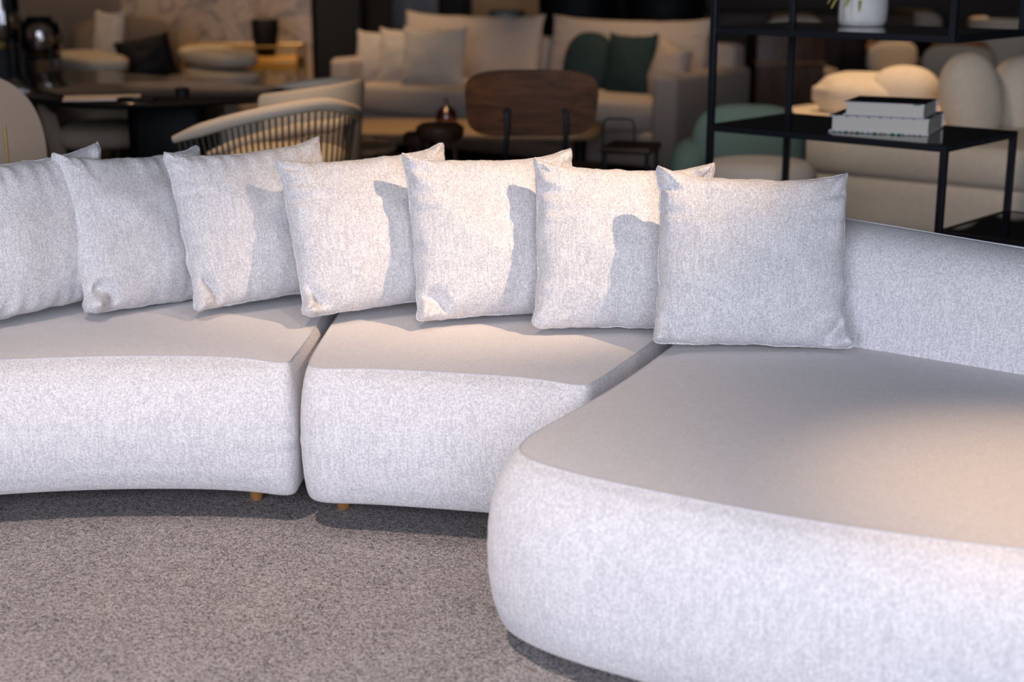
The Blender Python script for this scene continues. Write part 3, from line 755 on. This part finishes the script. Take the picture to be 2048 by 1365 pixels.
# ------------------------------------------------------------------ walnut chair
wc = thing('plywood_chair', 'walnut plywood lounge chair seen from behind, black steel supports', 'chair', (0.075, 5.9, 0), 0.03)
def curved_panel(w, h, th, rad, cz, bend, sx=20, sz=12, p=3.4):
    mb = MB(); nu = 64; vs = []; fs = []
    R = 9
    for side in (0, 1):
        for j in range(R + 1):
            s = j / R
            for i in range(nu):
                a = 2 * PI * i / nu
                e = 2 / p
                x = math.copysign(abs(math.cos(a)) ** e, math.cos(a)) * w / 2 * s; z = math.copysign(abs(math.sin(a)) ** e, math.sin(a)) * h / 2 * s
                x *= 1 + 0.035 * z / (h / 2)
                vs.append((x, -bend * (x / (w / 2)) ** 2 + 0.12 * z + (th if side else 0), cz + z))
    for side in (0, 1):
        b = side * (R + 1) * nu
        for j in range(R):
            for i in range(nu):
                i2 = (i + 1) % nu; f = (b + j * nu + i, b + j * nu + i2, b + (j + 1) * nu + i2, b + (j + 1) * nu + i)
                fs.append(f if side else f[::-1])
    b0_, b1_ = R * nu, (R + 1) * nu + R * nu
    for i in range(nu):
        i2 = (i + 1) % nu; fs.append((b0_ + i, b0_ + i2, b1_ + i2, b1_ + i))
    bm = bmesh.new(); bv = [bm.verts.new(v) for v in vs]
    for f in fs:
        try: bm.faces.new([bv[k] for k in f])
        except ValueError: pass
    bmesh.ops.remove_doubles(bm, verts=bm.verts, dist=1e-6)
    return mb.add_bm(bm)
# the back faces the camera: its concave side looks away
bk = curved_panel(0.52, 0.265, 0.012, 0.08, 0.732, -0.05, p=4.2).build('backrest', M['walnut'], wc)
bk.rotation_euler = (0, 0, PI); bk.location = (0, 0, 0)
for x in (-0.095, 0.14):
    s = MB().tube([(x, -0.018, 0.70), (x, -0.022, 0.62), (x - 0.006, -0.01, 0.52), (x - 0.01, 0.06, 0.42), (x - 0.01, 0.18, 0.385)], 0.011, 12).build('support', M['black_metal'], wc)
    MB().lathe([(0, -0.01), (0.016, -0.01), (0.016, 0.01), (0, 0.01)], 16, mat=Matrix.Translation((x, -0.014, 0.70)) @ Matrix.Rotation(PI / 2, 4, 'X')).build('mount', M['black'], s)
MB().puff(0.03, 0.30, 0.42, 0.30, 0.26, 0.022, 3.2, 48, 12).build('seat', M['walnut'], wc)
for x, y in ((-0.2, 0.12), (0.26, 0.12), (-0.2, 0.48), (0.26, 0.48)):
    MB().tube([(x * 0.7, y, 0.40), (x, y + (0.03 if y > .3 else -0.03), 0.0)], 0.010, 10).build('leg', M['black_metal'], wc)
# dark round stools
for k, (px, py, z, y, r, lab) in enumerate(((880, 268, 0.5, 6.45, 0.105, 'round dark wooden stool left of the walnut chair'), (838, 284, 0.45, 6.75, 0.075, 'smaller dark wooden stool peeking out behind the round one'))):
    p = at_y(px, py, y)
    st = thing('stool', lab, 'stool', (p.x, p.y, 0), 0, 'dark wooden stools by the coffee table')
    MB().lathe([(0, p.z - 0.02), (r * .9, p.z - 0.02), (r, p.z), (r, p.z + 0.03), (r * .8, p.z + 0.045), (0, p.z + 0.05)], 32).build('seat', M['dark_wood'], st)
    for i in range(3):
        a = i * 2.094 + 0.5; MB().tube([(r * .6 * math.cos(a), r * .6 * math.sin(a), p.z - 0.01), (r * 1.1 * math.cos(a), r * 1.1 * math.sin(a), 0)], 0.011, 10).build('leg', M['dark_wood'], st)

# coffee table, low side table, vase
ct = thing('coffee_table', 'long pale oak coffee table in front of the linen sofa', 'table', (-0.22, 8.22, 0), -0.12)
stack(MB(), rounded_outline([(-0.72, -0.36, 0.12), (0.72, -0.36, 0.12), (0.72, 0.36, 0.12), (-0.72, 0.36, 0.12)], 0.04), [(0.35, 0.02), (0.352, 0.004), (0.36, 0), (0.375, 0), (0.38, 0.004)]).build('tabletop', M['oak'], ct)
for x in (-0.6, 0.6):
    for y in (-0.26, 0.26): MB().tube([(x, y, 0.35), (x, y, 0)], 0.018, 12).build('leg', M['black'], ct)
lt = thing('side_table', 'low round pale oak side table in front of the coffee table', 'table', (-0.80, 6.92, 0))
MB().lathe([(0, 0.415), (0.25, 0.415), (0.26, 0.42), (0.26, 0.435), (0.255, 0.44), (0, 0.44)], 48).build('tabletop', M['oak'], lt)
for k in range(3):
    a = k * 2.094; MB().tube([(0.16 * math.cos(a), 0.16 * math.sin(a), 0.415), (0.21 * math.cos(a), 0.21 * math.sin(a), 0)], 0.013, 10).build('leg', M['black'], lt)
p = at_z(893, 257, 0.381)
vz = MB().lathe([(0, 0), (0.022, 0.0), (0.045, 0.012), (0.060, 0.04), (0.062, 0.065), (0.052, 0.095), (0.030, 0.115), (0.013, 0.124), (0.009, 0.135), (0.009, 0.162), (0.012, 0.166), (0.009, 0.166), (0.006, 0.14), (0.010, 0.121), (0.028, 0.111), (0.049, 0.092), (0.058, 0.065), (0.056, 0.042), (0.043, 0.017), (0, 0.006)], 40).build('bud_vase', M['pink_glass'])
vz.location = (p.x, p.y, 0.381); tag(vz, 'round pink glass bud vase with thin neck on the coffee table', 'vase')
# dark side table with wire handle
p = at_y(1258, 290, 6.3)
wt = thing('handled_table', 'small dark side table with thin wire handle beside the linen sofa', 'table', (p.x, p.y, 0), -0.3)
MB().box(-0.10, 0.12, -0.12, 0.12, 0.49, 0.52, 0.012, 3).build('tabletop', M['dark_wood'], wt)
hz = 0.625
MB().tube([(-0.115, 0, 0.0), (-0.115, 0, hz - 0.03), (-0.106, 0, hz - 0.008), (-0.09, 0, hz), (0.0, 0, hz), (0.015, 0, hz - 0.008), (0.022, 0, hz - 0.03), (0.022, 0, 0.52)], 0.0042, 8).build('handle', M['black_metal'], wt)
for x, y in ((0.1, 0.1), (0.1, -0.1), (-0.08, -0.1)): MB().tube([(x, y, 0.49), (x, y, 0)], 0.009, 8).build('leg', M['black_metal'], wt)

# ------------------------------------------------------------------ dining table group
dt = thing('dining_table', 'long dark polished dining table on a black pedestal', 'table')
tp = [at_z(52, 196, .74), at_z(205, 208, .74), at_z(420, 200, .74), at_z(664, 184, .74), at_z(420, 158, .74), at_z(150, 138, .74), at_z(30, 150, .74), at_z(-10, 178, .74)]
tout = rounded_outline([(q.x, q.y, 0.25) for q in tp], 0.05)
stack(MB(), tout, [(0.71, 0.03), (0.714, 0.01), (0.725, 0.0), (0.737, 0.002), (0.74, 0.008)]).build('tabletop', M['table_top'], dt)
pc = at_z(318, 206, 0.70)
MB().box(pc.x - 0.17, pc.x + 0.17, pc.y + 0.08, pc.y + 0.6, 0.0, 0.71, 0.06, 4).build('pedestal', M['black'], dt)
p = at_z(205, 197, .741)
o = MB().box(-0.15, 0.15, -0.10, 0.10, 0, 0.006).build('paper_stack', M['sheet'], smooth=False); o.location = (p.x, p.y, 0.7405); o.rotation_euler = (0, 0, 0.25)
tag(o, 'loose sheets of paper on the dark dining table', 'paper')
p = at_z(275, 201, .741); ph = thing('device', 'small black handheld device beside the papers on the dining table', 'device', (p.x, p.y, 0.7405), -0.1)
MB().box(-0.075, 0.075, -0.035, 0.035, 0, 0.012, 0.004, 2).build('body', M['black'], ph)
MB().box(-0.012, 0.012, -0.025, -0.005, 0.012, 0.0125).build('screen', plain('pale_green_display', (0.30, 0.42, 0.38), 0.4), ph, smooth=False)
for px, py, s, lab in ((365, 192, 0.028, 'small black candle holder on the middle of the dining table'), (560, 187, 0.018, 'tiny black candle holder near the right tip of the dining table')):
    p = at_z(px, py, .741)
    o = MB().lathe([(0, 0), (s, 0), (s, s * 1.1), (s * .8, s * 1.2), (s * .8, s * .6), (0, s * .6)], 24).build('candle_holder', M['black']); o.location = (p.x, p.y, 0.7405)
    tag(o, lab, 'candle holder', 'candle holders on the dining table')

# rope armchair: near side arm slopes from the back (right) to the front (left)
rc = thing('rope_chair', 'curved dining armchair with dark rope spindles and beige rim', 'chair', (0, 0, 0))
ctr = Vector((-1.02, 5.52))
def rim_pt(t):  # t 0..1 from near arm tip round the back to the far arm tip
    a = math.radians(248 + t * (112 + 180))
    return a
N_R = 60; rim, low = [], []
tip = at_y(350, 278, 5.18); bk_ = at_y(655, 208, 5.22)
for i in range(N_R + 1):
    t = i / N_R
    # super-ellipse plan: near side runs left to right, then the back on the right, then the far side back to the left
    if t < 0.42:
        u = t / 0.42; x = tip.x + (bk_.x - tip.x) * u; y = 5.16 - 0.04 * math.sin(u * PI) + 0.10 * u ** 6
        z = tip.z + (bk_.z - tip.z) * (1 - (1 - u) ** 1.7)
    elif t < 0.62:
        u = (t - 0.42) / 0.20; a = -PI / 2 + PI * u; x = bk_.x + 0.07 * math.cos(a) ; y = 5.26 + 0.24 + 0.24 * math.sin(a); z = bk_.z + 0.01 * math.sin(u * PI)
    else:
        u = 1 - (t - 0.62) / 0.38; x = tip.x + (bk_.x - tip.x) * u; y = 5.74; z = tip.z + (bk_.z - tip.z) * (1 - (1 - u) ** 1.7) - 0.13
    if 0.42 <= t < 0.62: z -= 0.13 * ((t - 0.42) / 0.20)
    rim.append(Vector((x, y, z)))
for _ in range(4): rim = [rim[0]] + [(rim[i - 1] + rim[i] * 2 + rim[i + 1]) / 4 for i in range(1, N_R)] + [rim[-1]]
cx_ = sum(p.x for p in rim) / len(rim); cy_ = 5.47
low = [Vector((cx_ + (p.x - cx_) * 0.86, cy_ + (p.y - cy_) * 0.86, 0.47)) for p in rim]
MB().tube(rim, [0.005 + 0.019 * min(1, 8 * min(i, N_R - i) / N_R + 0.4) for i in range(N_R + 1)], 14).build('top_rail', M['beige'], rc)
MB().tube(low, 0.012, 8).build('seat_rail', M['black_metal'], rc)
def along(path, s):
    f = s * (len(path) - 1); i = min(int(f), len(path) - 2); return path[i].lerp(path[i + 1], f - i)
for k in range(58):
    s = 0.01 + 0.98 * k / 57; MB().tube([along(rim, s), along(low, s)], 0.0042, 6).build('spindle', M['rope'], rc)
inn = []
MB().puff(cx_ + 0.02, cy_, 0.55, 0.22, 0.22, 0.07, 3.2, 40, 14).build('seat_cushion', M['beige'], rc)
ip = [Vector((cx_ + (q.x - cx_) * 0.92, cy_ + (q.y - cy_) * 0.92, q.z - 0.03)) for q in rim[34:]]
vs_, fs2 = [], []
for q in ip:
    d = (Vector((cx_, cy_, 0)) - Vector((q.x, q.y, 0))).normalized() * 0.02
    vs_ += [q, Vector((q.x, q.y, 0.56)), Vector((q.x, q.y, 0.56)) + d, q + d]
for i in range(len(ip) - 1):
    for k in range(4): fs2.append((i * 4 + k, i * 4 + (k + 1) % 4, i * 4 + 4 + (k + 1) % 4, i * 4 + 4 + k))
MB().add(vs_, fs2).build('back_pad', M['taupe'], rc)
for x, y in ((-0.2, -0.2), (0.2, -0.2), (-0.2, 0.2), (0.2, 0.2)): MB().tube([(cx_ + x * 0.8, cy_ + y * .8, 0.40), (cx_ + x, cy_ + y, 0)], [0.013, 0.009], 10).build('leg', M['black_metal'], rc)

def tub_chair(label, x, y, rz, w, d, z1, mat, seatmat, name='tub_chair', z0=0.30, arc=(30, 330), slope=0.0, legm='black', group=None):
    t = thing(name, label, 'chair', (x, y, 0), rz, group)
    vs, fs = [], []; n = 40
    a0, a1 = math.radians(arc[0]), math.radians(arc[1])
    sec = [(0, -0.0), (0.018, 0.01), (0.022, 0.03), (0.022, -1), (-0.022, -1), (-0.022, 0.03), (-0.018, 0.01)]
    for i in range(n + 1):
        s = i / n; a = a0 + (a1 - a0) * s
        hgt = z1 - slope * (abs(s - 0.5) * 2) ** 1.6
        r = Vector((math.cos(a), math.sin(a), 0))
        for q, (o_, zz) in enumerate(sec):
            low_ = zz == -1
            k = 0.84 if low_ else 1.0
            vs.append(Vector((r.x * (w / 2 * k + o_), r.y * (d / 2 * k + o_), z0 if low_ else hgt - zz)))
    m = len(sec)
    for i in range(n):
        for q in range(m): fs.append((i * m + q, i * m + (q + 1) % m, (i + 1) * m + (q + 1) % m, (i + 1) * m + q))
    fs.append(tuple(range(m))); fs.append(tuple(n * m + q for q in range(m))[::-1])
    MB().add(vs, fs).build('backrest', mat, t)
    MB().puff(0.02, 0, z0 + 0.10, w / 2 * 0.84, d / 2 * 0.84, 0.065, 3.0, 36, 12).build('seat', seatmat, t)
    for k in range(4):
        a = PI / 4 + k * PI / 2; MB().tube([(w * .3 * math.cos(a), d * .3 * math.sin(a), z0 + 0.05), (w * .4 * math.cos(a), d * .4 * math.sin(a), 0)], [0.015, 0.011], 10).build('leg', M[legm], t)
    return t
tub_chair('rounded taupe tub chair behind the rope armchair', -0.885, 6.30, 0.0, 0.48, 0.52, 0.80, M['beige'], M['beige'], arc=(-125, 125), z0=0.34, slope=0.05)
tub_chair('small dark brown dining chair on the far side of the dining table', -1.95, 7.0, -1.2, 0.52, 0.5, 0.70, M['taupe'], M['taupe'], name='dining_chair', z0=0.38, arc=(60, 300), slope=0.10)
tub_chair('rounded beige chair just above the rope chair rim under the table', -1.15, 6.80, 2.2, 0.48, 0.48, 0.66, M['beige'], M['beige'], name='dining_chair', z0=0.36, arc=(60, 300), slope=0.10)
# tall shell chair at the picture's left edge
sh = thing('shell_chair', 'tall beige shell chair cut off by the left edge', 'chair', (-1.86, 5.05, 0), 0.35)
mb = curved_panel(0.50, 0.62, 0.035, 0.1, 0.60, 0.10, p=2.6); b_ = mb.build('backrest', M['shell'], sh)
b_.rotation_euler = (0.0, 0, 0)
MB().puff(0, 0.26, 0.40, 0.24, 0.24, 0.05, 3, 36, 12).build('seat', M['shell'], sh)
for x, y in ((-.2, 0.06), (.2, 0.06), (-.2, .44), (.2, .44)): MB().tube([(x * .8, y, 0.38), (x, y, 0)], 0.01, 10).build('leg', M['brass'], sh)
p = at_y(10, 262, 4.72)
ls = thing('brass_stand', 'slim brass stand in front of the beige shell chair', 'stand', (p.x, 4.72, 0))
MB().lathe([(0, 0), (0.09, 0), (0.09, 0.01), (0.01, 0.016), (0, 0.016)], 32).build('base', M['brass'], ls)
MB().tube([(0, 0, 0.012), (0, 0, p.z + 0.015)], 0.004, 12).build('pole', M['brass'], ls)

# ------------------------------------------------------------------ lounge armchair at the back left
la = thing('lounge_armchair', 'wide beige armchair with puffy double roll arms by the marble wall', 'chair', (-2.36, 9.9, 0), 0.55)
MB().box(-0.48, 0.48, -0.30, 0.40, 0.12, 0.36, 0.06, 4).build('base', M['taupe'], la)
MB().puff(0, -0.02, 0.42, 0.40, 0.36, 0.10, 3.4, 40, 16).build('seat_cushion', M['taupe'], la)
MB().puff(-0.06, 0.44, 0.62, 0.36, 0.14, 0.27, 4.0, 44, 24).build('backrest', M['brown'], la)
for s in (-1, 1):
    MB().puff(s * 0.43, 0.0, 0.635, 0.17, 0.47, 0.062, 3.4, 36, 16).build('armrest', M['beige'], la)
    MB().puff(s * 0.43, -0.05, 0.515, 0.16, 0.46, 0.06, 3.4, 36, 16).build('arm_roll', M['beige'], la)
for x in (-.38, .38):
    for y in (-.22, .32): MB().lathe([(0, 0), (0.018, 0), (0.022, 0.13)], 12, (x, y, 0)).build('leg', M['black'], la)
p = at_y(200, 78, 10.05)
soft_pillow(None, 'pale_pillow', p.x + 0.05, p.y, p.z, 0.34, 0.40, 0.07, -0.75, 0.22, M['white_cloth'], 41, label='pale pillow against the left side of the lounge armchair', cat='cushion')
p = at_y(292, 116, 9.78)
soft_pillow(None, 'black_pillow', p.x, p.y, p.z, 0.38, 0.30, 0.06, 0.25, 0.3, M['black'], 42, roll=-0.2, label='black pillow leaning in the lounge armchair', cat='cushion')

# console with brass frame against the marble, and the vase on it
cn = thing('console_table', 'brass framed console table with mustard drawer against the marble wall', 'table', (-2.37, 10.72, 0))
W_, D_, H_ = 0.84, 0.34, 0.665
MB().box(0.02, W_ - 0.02, 0.02, D_ - 0.02, H_ - 0.165, H_ - 0.15).build('shelf', M['black_glass'], cn)
MB().box(0.34, W_ - 0.01, 0.0, D_ - 0.02, H_ - 0.15, H_ - 0.075, 0.006, 2).build('drawer', M['mustard'], cn)
MB().box(0.02, 0.33, 0.0, D_ - 0.02, H_ - 0.148, H_ - 0.10, 0.006, 2).build('compartment', M['dark_wood'], cn)
rl = MB()
for z in (H_, H_ - 0.16):
    rl.tube([(0, 0, z), (W_, 0, z), (W_, D_, z), (0, D_, z)], 0.008, 8, closed=True)
rl.build('rail', M['brass'], cn)
for x in (0, W_):
    for y in (0, D_): MB().tube([(x, y, 0), (x, y, H_)], 0.009, 8).build('leg', M['brass'], cn)
MB().tube([(0.37, 0.0, 0), (0.37, 0.0, H_ - 0.15)], 0.012, 8).build('leg', M['black_metal'], cn)
vb = thing('floor_vase', 'tall black ribbed vase holding dry twigs on the brass console', 'vase', (-1.78, 10.85, H_ - 0.0745))
MB().lathe([(0, 0), (0.06, 0), (0.072, 0.03), (0.094, 0.16), (0.098, 0.25), (0.094, 0.262), (0.086, 0.25), (0.08, 0.16), (0, 0.05)], 40, wob=lambda a, z: 0.025 * math.cos(14 * a)).build('vase_body', M['black'], vb)
for k in range(16):
    a = random.uniform(0, 2 * PI); r = random.uniform(0.05, 0.18); hh = random.uniform(0.3, 0.55)
    MB().tube([(0.02 * math.cos(a), 0.02 * math.sin(a), 0.06), (0.05 * math.cos(a), 0.05 * math.sin(a), 0.26), (r * math.cos(a), r * math.sin(a), hh)], [0.004, 0.003, 0.0015], 5).build('twig', M['twig'], vb)

# glass lanterns on wire stands at far left
def lantern(label, px, py, y, r, h, group):
    p = at_y(px, py, y)
    t = thing('glass_lantern', label, 'lamp', (p.x, y, 0), 0, group)
    z = p.z
    MB().lathe([(r * .55, z), (r * .9, z + h * .12), (r, z + h * .35), (r, z + h * .72), (r * .9, z + h * .9), (r * .6, z + h), (r * .55, z + h), (r * .86, z + h * .88), (r * .96, z + h * .7), (r * .96, z + h * .36), (r * .86, z + h * .14), (r * .5, z + 0.004)], 48, wob=lambda a, zz: 0.018 * math.cos(24 * a)).build('glass_shade', M['smoke_glass'], t)
    MB().lathe([(0, z - 0.03), (r * .62, z - 0.03), (r * .85, z), (r * .62, z + 0.012), (0, z + 0.012)], 32).build('base', M['brass'], t)
    MB().lathe([(0, z + h), (r * .6, z + h), (r * .62, z + h + 0.012), (0, z + h + 0.014)], 32).build('cap', M['black'], t)
    MB().tube([(r * .8 * math.cos(a), r * .8 * math.sin(a), z - 0.02) for a in [2 * PI * k / 28 for k in range(28)]], 0.006, 8, closed=True).build('ring', M['black_metal'], t)
    for k in range(4):
        a = PI / 4 + k * PI / 2; MB().tube([(r * .95 * math.cos(a), r * .95 * math.sin(a), z + 0.04), (r * .95 * math.cos(a), r * .95 * math.sin(a), 0)], 0.006, 8).build('leg', M['black_metal'], t)
    return t
lantern('short domed glass lantern on thin black wire stand', 83, 108, 8.3, 0.115, 0.19, 'glass lanterns at the left edge')
lantern('tall ribbed glass lantern at the very left edge', 6, 92, 7.9, 0.10, 0.34, 'glass lanterns at the left edge')
cb = thing('cabinet', 'tall black cabinet behind the glass lanterns', 'cabinet', (-3.40, 9.2, 0))
MB().box(-0.5, 0.32, 0, 0.5, 0.0, 0.78, 0.01, 2).build('body', M['black'], cb)
MB().box(0.27, 0.32, 0.1, 0.2, 0.77, 2.4, 0.005, 1).build('column', M['black'], cb)
for x0, x1 in ((-0.48, -0.1), (-0.08, 0.30)): MB().box(x0, x1, -0.012, 0.0, 0.05, 0.74, 0.004, 1).build('door', M['black_metal'], cb)

# ------------------------------------------------------------------ behind the linen sofa
def monitor(label, px0, px1, py0, y):
    a, b = at_y(px0, py0, y), at_y(px1, py0, y)
    t = thing('monitor', label, 'monitor', ((a.x + b.x) / 2, y, 0))
    w = b.x - a.x
    MB().box(-w / 2, w / 2, 0, 0.03, a.z - w * 0.62, a.z, 0.008, 2).build('screen', M['screen'], t)
    MB().box(-0.04, 0.04, 0.03, 0.06, 0.745, a.z - w * 0.2, 0.005, 1).build('stand', M['black'], t)
    MB().box(-0.12, 0.12, -0.05, 0.12, 0.74, 0.752, 0.004, 1).build('base', M['black'], t)
    return t
dk = thing('desk', 'dark desk behind the linen sofa', 'desk', (0.0, 12.2, 0))
MB().box(-0.8, 0.9, 0, 0.7, 0.70, 0.74, 0.006, 2).build('desktop', M['dark_wood'], dk)
for x in (-0.76, 0.82):
    for y in (0.03, 0.63): MB().box(x, x + 0.05, y, y + 0.05, 0, 0.70).build('leg', M['black'], dk)
monitor('small dark monitor on the desk behind the linen sofa', 978, 1050, 20, 12.35)
lp = thing('leaning_panel', 'slanted blue grey board propped beside the black post', 'panel', (-0.86, 12.6, 0))
MB().add([(-0.14, 0, 0), (0.24, 0, 0), (0.24, 0, 1.45), (0.14, 0, 1.3), (-0.14, 0, 0.92), (-0.14, 0.04, 0), (0.24, 0.04, 0), (0.24, 0.04, 1.45), (0.14, 0.04, 1.3), (-0.14, 0.04, 0.92)],
    [(0, 1, 2, 3, 4), (9, 8, 7, 6, 5), (0, 5, 6, 1), (1, 6, 7, 2), (2, 7, 8, 3), (3, 8, 9, 4), (4, 9, 5, 0)]).build('board', M['blue_grey'], lp, smooth=False)
for px, y, w, z1, lab in ((1155, 11.3, 0.42, 1.02, 'black high back armchair behind the middle of the linen sofa'), (1245, 11.8, 0.30, 0.98, 'narrow black chair behind the green pillows'), (1330, 11.2, 0.40, 1.00, 'black chair behind the right end of the linen sofa')):
    p = at_y(px, 40, y)
    tub_chair(lab, p.x, y, 1.4, w, 0.55, z1, M['black'], M['black'], name='black_chair', arc=(50, 310), group='black chairs behind the linen sofa')
p = at_y(1360, 38, 12.0)
tw = thing('sideboard', 'low dark wooden sideboard at the back of the showroom', 'cabinet', (1.0, 12.0, 0))
MB().box(0, 2.2, 0, 0.5, 0.1, 0.86, 0.01, 2).build('body', M['dark_wood'], tw)
for k in range(4): MB().box(0.02 + k * 0.545, 0.02 + k * 0.545 + 0.525, -0.015, 0.0, 0.14, 0.84, 0.004, 1).build('door', M['dark_wood'], tw)
for x in (0.1, 2.05):
    for y in (0.05, 0.4): MB().box(x, x + 0.05, y, y + 0.05, 0, 0.1).build('leg', M['black'], tw)
bowl = MB().lathe([(0, 0), (0.05, 0), (0.13, 0.05), (0.16, 0.09), (0.15, 0.09), (0.12, 0.055), (0.0, 0.015)], 32).build('bowl', M['chair_wood']); bowl.location = (1.36, 12.2, 0.861)
tag(bowl, 'small amber wooden bowl on the dark sideboard', 'bowl')
# reddish wooden cabinet seen through the shelf
q0, q1 = at_y(1512, 150, 9.9), at_y(1648, 150, 9.9)
wk = thing('wooden_cabinet', 'reddish brown wooden cabinet seen through the black shelf', 'cabinet', (q0.x, 9.9, 0))
cw = q1.x - q0.x
MB().box(0, cw, 0, 0.45, 0.08, 0.80, 0.008, 2).build('body', M['red_wood'], wk)
MB().box(-0.01, cw + 0.01, -0.015, 0.46, 0.60, 0.622, 0.004, 1).build('ledge', M['chair_wood'], wk)
for x in (0.01, cw / 2 + 0.005): MB().box(x, x + cw / 2 - 0.015, -0.012, 0, 0.10, 0.585, 0.004, 1).build('door', M['red_wood'], wk)
for x in (0.02, cw - 0.07):
    for y in (0.03, 0.37): MB().box(x, x + 0.05, y, y + 0.05, 0, 0.08).build('leg', M['dark_wood'], wk)
# back dining set
bt = thing('back_table', 'dark dining table at the back right among wooden chairs', 'table', (3.4, 10.95, 0))
MB().box(-0.75, 1.4, 0, 0.9, 0.71, 0.75, 0.01, 2).build('tabletop', M['dark_wood'], bt)
for x in (-0.65, 1.25):
    for y in (0.1, 0.75): MB().box(x, x + 0.06, y, y + 0.06, 0, 0.71).build('leg', M['dark_wood'], bt)
def side_chair(label, px, y, rz, ztop=0.80):
    p = at_y(px, 120, y)
    t = thing('wooden_chair', label, 'chair', (p.x, y, 0), rz, 'upholstered wooden chairs at the back right')
    MB().puff(0, -0.02, 0.44, 0.23, 0.22, 0.045, 3.2, 36, 12).build('seat', M['beige'], t)
    b = MB().puff(0, 0.22, ztop - 0.13, 0.23, 0.035, 0.12, 3.0, 36, 16).build('backrest', M['beige'], t)
    MB().tube([(-0.21, 0.25, 0.66), (-0.15, 0.275, ztop), (0.15, 0.275, ztop), (0.21, 0.25, 0.66)], 0.016, 8).build('back_rail', M['chair_wood'], b)
    for x in (-0.19, 0.19):
        for yy in (-0.18, 0.22): MB().tube([(x, yy, 0.42 if yy < 0 else 0.66), (x * 1.08, yy * 1.08, 0)], [0.018, 0.012], 8).build('leg', M['chair_wood'], t)
    return t
side_chair('beige chair with orange wood legs below the plant pot shelf', 1828, 10.45, 0.5, 0.72)
side_chair('beige chair with orange wood legs left of the black shelf corner post', 1908, 9.6, -0.4, 0.74)
side_chair('beige wooden chair half hidden behind the plant pot', 1608, 11.4, 0.2, 0.86)
side_chair('beige chair with orange wood top rail behind the dark back table', 1845, 12.2, 0.1, 0.86)
tub_chair('rounded tan chair at the back by the right edge', at_y(2012, 90, 10.0).x, 10.0, 1.2, 0.44, 0.46, 0.90, M['beige'], M['beige'], name='tan_chair', arc=(40, 320))
